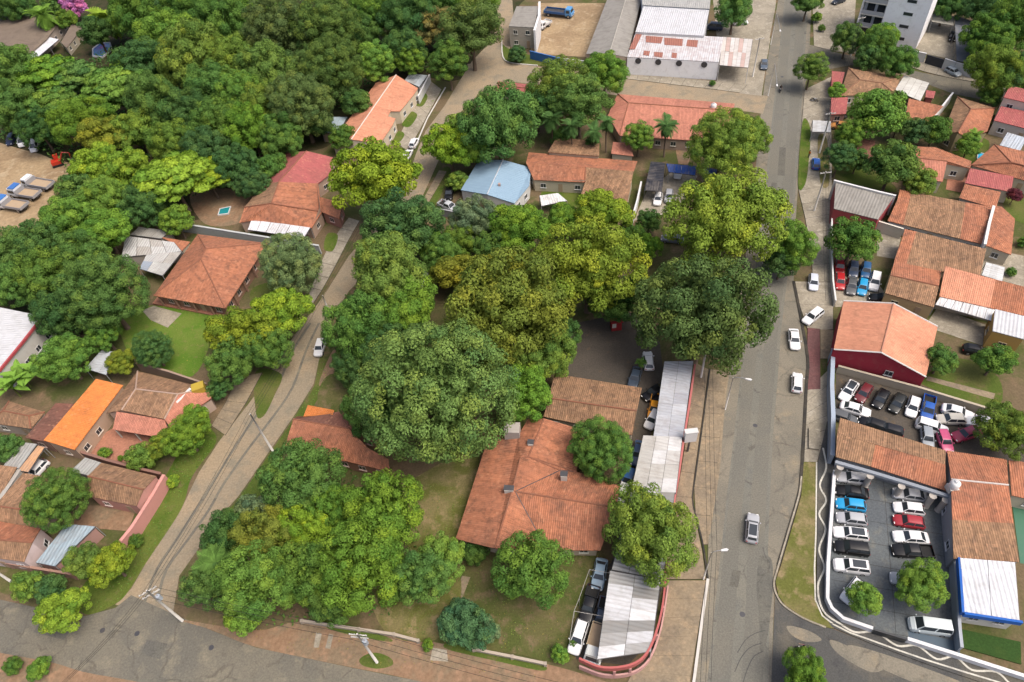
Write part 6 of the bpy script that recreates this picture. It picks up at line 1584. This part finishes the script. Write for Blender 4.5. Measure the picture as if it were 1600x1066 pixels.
C('suv',(1545,664),(1523,660),CW,'white car nearest the leafy tree in the upper lot')
# paved lot, left column
L1 = [((1354,750),(1311,745),CS,'wagon','silver wagon at the top of the left column'), ((1354,772),(1307,765),CB,'sedan','black sedan second in the left column'),
      ((1353,792),(1306,786),CSky,'hatch','bright blue hatchback in the left column'), ((1354,814),(1307,808),CS,'hatch','silver hatchback below the bright blue one'),
      ((1355,837),(1304,831),CW,'wagon','white car with a black roof fifth in the left column'), ((1355,860),(1306,854),CB,'suv','black car sixth in the left column'),
      ((1358,889),(1303,882),CW,'suv','white car with a black roof at the bottom of the left column')]
for a, b, c_, k, l in L1: C(k, a, b, c_, l, roofc=('black roof' in l))
L2 = [((1447,777),(1397,770),CS,'sedan','silver sedan at the top of the right column'), ((1444,798),(1396,792),CW,'hatch','white hatchback second in the right column'),
      ((1444,819),(1396,812),(0.36,0.03,0.04),'hatch','red hatchback in the right column'), ((1450,842),(1396,838),CW,'sedan','white sedan below the red hatchback'),
      ((1452,863),(1399,860),CB,'pickup','black pickup at the bottom of the right column')]
for a, b, c_, k, l in L2: C(k, a, b, c_, l)
C('hatch',(1347,905),(1318,942),CW,'white car slanted under the small round tree in the paved lot')
C('hatch',(1432,910),(1401,904),CS,'silver car mostly hidden under the middle lot tree')
C('van',(1480,983),(1424,975),(0.60,0.66,0.66),'pale blue van near the paved lot entrance')
# corner awning yard
C('sedan',(940,879),(933,916),(0.26,0.36,0.45),'light blue sedan beside the corner awning')
C('pickup',(927,922),(914,968),CB,'black pickup beside the corner awning')
C('wagon',(911,972),(896,1019),CW,'white car nearest the garden wall by the corner awning')
C('pickup',(946,945),(936,985),(0.03,0.05,0.09),'navy pickup under the edge of the corner awning')
truck((938,985),(926,1030),(0.6,0.62,0.6),(0.55,0.45,0.3),'small cream bedded truck at the tip of the corner awning', L=5.0)
C('hatch',(1014,572),(1012,556),CW,'white hatchback at the top end of the long pale awning')
C('sedan',(995,580),(989,600),(0.05,0.07,0.10),'dark blue car by the upper corner of the tiled house')
C('pickup',(1026,622),(1020,652),(0.72,0.30,0.02),'orange pickup poking out of the long pale awning')
C('hatch',(1024,648),(1016,662),CW,'white car behind the orange pickup')
C('sedan',(1030,608),(1014,618),CB,'black car poking out above the orange pickup')
C('sedan',(1000,695),(993,722),(0.04,0.08,0.16),'dark blue car beside the dirty white awning')
C('hatch',(985,740),(979,757),(0.05,0.16,0.40),'blue car under the round tree by the awnings')
C('hatch',(975,764),(969,780),CW,'white car below the blue car by the awnings')
# cobbled street and gardens
C('hatch',(503,533),(497,553),CW,'white hatchback parked on the cobbled street')
C('hatch',(642,233),(652,214),CW,'upper white car parked by the peach row houses')
C('hatch',(632,250),(641,234),CW,'lower white car parked by the peach row houses')
C('wagon',(670,428),(664,444),CW,'white car seen between the golden and olive trees')
C('pickup',(690,318),(712,328),(0.5,0.52,0.55),'grey pickup beside the blue roofed house')
C('suv',(704,292),(700,312),CB,'black car by the wall of the blue roofed house')
C('hatch',(1030,300),(1026,322),CW,'white car in the alley below the black net')
C('hatch',(1046,298),(1044,316),CS,'silver car in the alley beside the white car')
C('hatch',(1020,280),(1022,296),CG,'grey car at the top of the alley')
C('hatch',(1062,262),(1058,278),CW,'white car by the narrow blue awning')
C('sedan',(1066,375),(1036,372),(0.18,0.2,0.24),'grey car across the bottom of the alley')
C('hatch',(1145,36),(1170,34),CW,'white car under the tree by the warehouse')
C('van',(1128,44),(1104,42),(0.05,0.07,0.12),'navy van between the warehouse and its tree')
C('hatch',(1480,108),(1498,117),(0.40,0.45,0.48),'silver car parked by the white apartment wall')
C('hatch',(1316,0),(1304,4),(0.03,0.035,0.045),'dark car on the apartment forecourt')
C('hatch',(1489,50),(1487,66),CB,'black car under the dark blue grey carport')
C('hatch',(1514,546),(1536,550),CB,'black car by the garden of the ochre building')
C('hatch',(1318,180),(1302,178),CG,'dark car under the maroon roof strip by the shelter')
C('hatch',(1322,198),(1302,196),(0.62,0.28,0.08),'orange car beside the bus shelter')
C('hatch',(65,728),(52,742),CW,'small white van on the yard beside the peach strip roof', name='van', cat='van')
# trucks
truck((42,325),(-2,318),(0.75,0.77,0.80),(0.34,0.34,0.36),'lowest white and blue flatbed truck in the sandy yard', roofc=(0.05,0.18,0.50), L=7.0)
truck((62,307),(18,300),(0.75,0.77,0.80),(0.34,0.34,0.36),'middle white and blue flatbed truck in the sandy yard', roofc=(0.05,0.16,0.45), L=7.0)
truck((84,293),(38,285),(0.78,0.80,0.82),(0.34,0.34,0.36),'topmost white cabbed flatbed truck in the sandy yard', L=7.0)
truck((846,18),(902,24),(0.10,0.30,0.58),(0.04,0.12,0.30),'blue flatbed truck in the works yard at the top', L=7.5, bedmat='dark_metal')
truck((858,34),(842,44),(0.7,0.7,0.7),(0.6,0.6,0.6),'small white truck beside the white shed wall', L=4.6, bedmat='concrete_cast')
C('van',(40,212),(33,230),CW,'left white van at the top of the sandy yard')
C('van',(58,220),(52,238),CW,'right white van at the top of the sandy yard')
C('suv',(22,212),(14,226),(0.03,0.04,0.08),'dark car left of the white vans in the sandy yard')
# red excavator
b = P(92,258); root = empty('excavator', b, 0.4); tag(root, 'small red excavator at the edge of the sandy yard', 'excavator')
for s in (-0.8, 0.8): MB().box(-1.3, s-0.25, 0, 1.3, s+0.25, 0.55).build('track', 'rubber', root)
MB().box(-1.2, -0.9, 0.6, 0.9, 0.9, 1.4).build('chassis', 'car_paint', root, (0.50, 0.04, 0.02))
cab = MB().box(-0.2, 0.05, 1.4, 0.9, 0.85, 2.6).build('cab', 'car_paint', root, (0.50, 0.04, 0.02)); MB().box(0.9, 0.1, 1.6, 0.92, 0.8, 2.5).build('windscreen', 'glass_dark', cab)
MB().tube([(0.9, -0.3, 1.2), (2.2, -0.3, 3.0), (3.6, -0.3, 2.4)], [0.2, 0.17, 0.13], 6).build('boom', 'car_paint', root, (0.50, 0.04, 0.02)); MB().tube([(3.6, -0.3, 2.4), (3.3, -0.3, 0.8)], 0.12, 6).build('dipper', 'car_paint', root, (0.50, 0.04, 0.02)); MB().box(3.0, -0.7, 0.2, 3.6, 0.1, 0.9).build('bucket', 'dark_metal', root)
# riders and a walker
motorbike('black motorcycle on the side street near the bottom tree', (1262,1017), (1247,1012), (0.05,0.05,0.06), 'motorcyclist in a pink shirt riding on the side street', (0.62,0.26,0.25))
motorbike('black motorcycle going down the upper main road', (1220,134), (1219,146), (0.03,0.03,0.03), 'motorcyclist in dark clothes on the upper main road', (0.03,0.035,0.04))
motorbike('parked pale motorcycle lying along the kerb by the slim tree', (1266,155), (1278,157), (0.5,0.5,0.5))
figure('person in orange standing beside the blue car', P(1263,247) + Vector((0,0,0.14)), 0.5, (0.62,0.20,0.04), None, 'stand')

# pipe frame and small roof things
b = P(921, 950); root = empty('pipe_frame', b); tag(root, 'thin pale pipe frame around the cars by the corner awning', 'frame')
q = [P(x, y, 2.4) - b for x, y in ((921,890),(905,935),(897,955),(890,1000))]; q2 = [P(x, y, 2.4) - b for x, y in ((897,955),(947,964))]; q3 = [P(x, y, 2.4) - b for x, y in ((921,890),(955,896))]
for qq in (q, q2, q3): MB().tube(qq, 0.035, 6).build('rail', 'paint', root, (0.42, 0.40, 0.37))
for v in q + [q2[1], q3[1]]: MB().tube([(v.x, v.y, 0), (v.x, v.y, 2.4)], 0.035, 6).build('post', 'paint', root, (0.42, 0.40, 0.37))
for x, y, z, l in ((1115,166,3.9,'white water tank standing on the salmon house roof'), (1492,757,4.6,'white water tank at the end of the white ridge line')):
    p = P(x, y, z + 0.6); root = empty('water_tank', (p.x, p.y, z)); tag(root, l, 'tank')
    MB().tube([(0, 0, 0), (0, 0, 0.1), (0, 0, 1.0), (0, 0, 1.2), (0, 0, 1.3)], [0.6, 0.65, 0.65, 0.45, 0.2], 14).build('body', 'paint', root, (0.85, 0.84, 0.82), smooth=True)
    MB().tube([(0, 0, 1.3), (0, 0, 1.38)], 0.22, 10).build('lid', 'paint', root, (0.6, 0.6, 0.6)); MB().box(-0.6, -0.6, -0.9, 0.6, 0.6, -0.002).build('stand', 'concrete_cast', root)

# ------------------------------------------------------------------ lamps, poles, cables
street_lamp('street lamp over the main road by the slab pavement', (1133,640), (1166,592))
street_lamp('street lamp by the olive tree over the awnings', (1099,905), (1128,860))
street_lamp('street lamp at the top of the main road by the forecourt', (1204,70), (1219,47))
street_lamp('street lamp on the upper main road beside the motorcyclist', (1200,150), (1214,132))
PO = [('utility pole with two crossarms at the street corner by the thicket', (285,970), 10.5, 2, True, 0.5), ('bare utility pole beside the cobbled street', (427,706), 10.5, 0, False, 0.4),
      ('utility pole with transformer on the grassy patch by the bottom street', (589,1035), 10.5, 2, True, -0.2), ('leaning pole at the left edge of the bottom street', (22,912), 9, 0, False, 0.2),
      ('utility pole beside the bus shelter', (1280,240), 10, 1, False, 0.0), ('short pale post beside the cobbled street', (512,482), 3.5, 0, False, 0.5),
      ('utility pole on the right cross street by the apartment trees', (1329,88), 10, 1, False, 0.2), ('utility pole on the right pavement beside the grey slab roof', (1272,330), 9.5, 1, False, 0.0),
      ('utility pole by the dark kerb under the dull olive tree', (1095,590), 10, 1, False, 0.0), (None, (1100,904), 8.4, 1, False, 0.1),
      ('utility pole on the top street near the warehouse canopy', (1176,120), 10, 1, False, 0.1)]
TOPS = []
for l, b, h, a, tr_, rz in PO:
    if l: utility_pole(l, b, h, a, tr_, rz)       # the last stretch of cable hangs from a street lamp instead
    q = P(*b); TOPS.append(Vector((q.x, q.y, h - 0.2)))
q = P(22, 912)
far = lambda x, y, h=10: Vector((P(x, y).x, P(x, y).y, h))
NET = [(0, 1, 'corner pole and the bare street pole'), (0, 2, 'corner pole and the transformer pole'), (4, 7, 'bus shelter pole and the grey slab roof pole'), (8, 9, 'dull olive tree pole and the awning corner lamp'), (6, 4, 'cross street pole and the bus shelter pole')]
for a, b, l in NET:
    for k, dx in enumerate((-0.9, 0.0, 0.9)):
        o = Vector((dx * 0.8, dx * 0.5, 0.05 * k))
        cable('overhead cables strung between the ' + l, TOPS[a] + o, TOPS[b] + o, 0.7)
for a, tgt, l in ((7, far(1272,530), 'running down the right pavement from the grey slab roof pole'), (9, far(1085,1130), 'running down the pavement from the awning corner lamp'), (0, far(150,1120), 'crossing the bottom street from the corner pole'), (2, far(900,1120), 'following the bottom street right of the transformer pole'), (1, far(640,300), 'running up the cobbled street from the bare pole')):
    for k, dx in enumerate((-0.9, 0.0, 0.9)):
        o = Vector((dx * 0.8, dx * 0.5, 0.05 * k)); cable('overhead cables ' + l, TOPS[a] + o, tgt + o, 0.7)
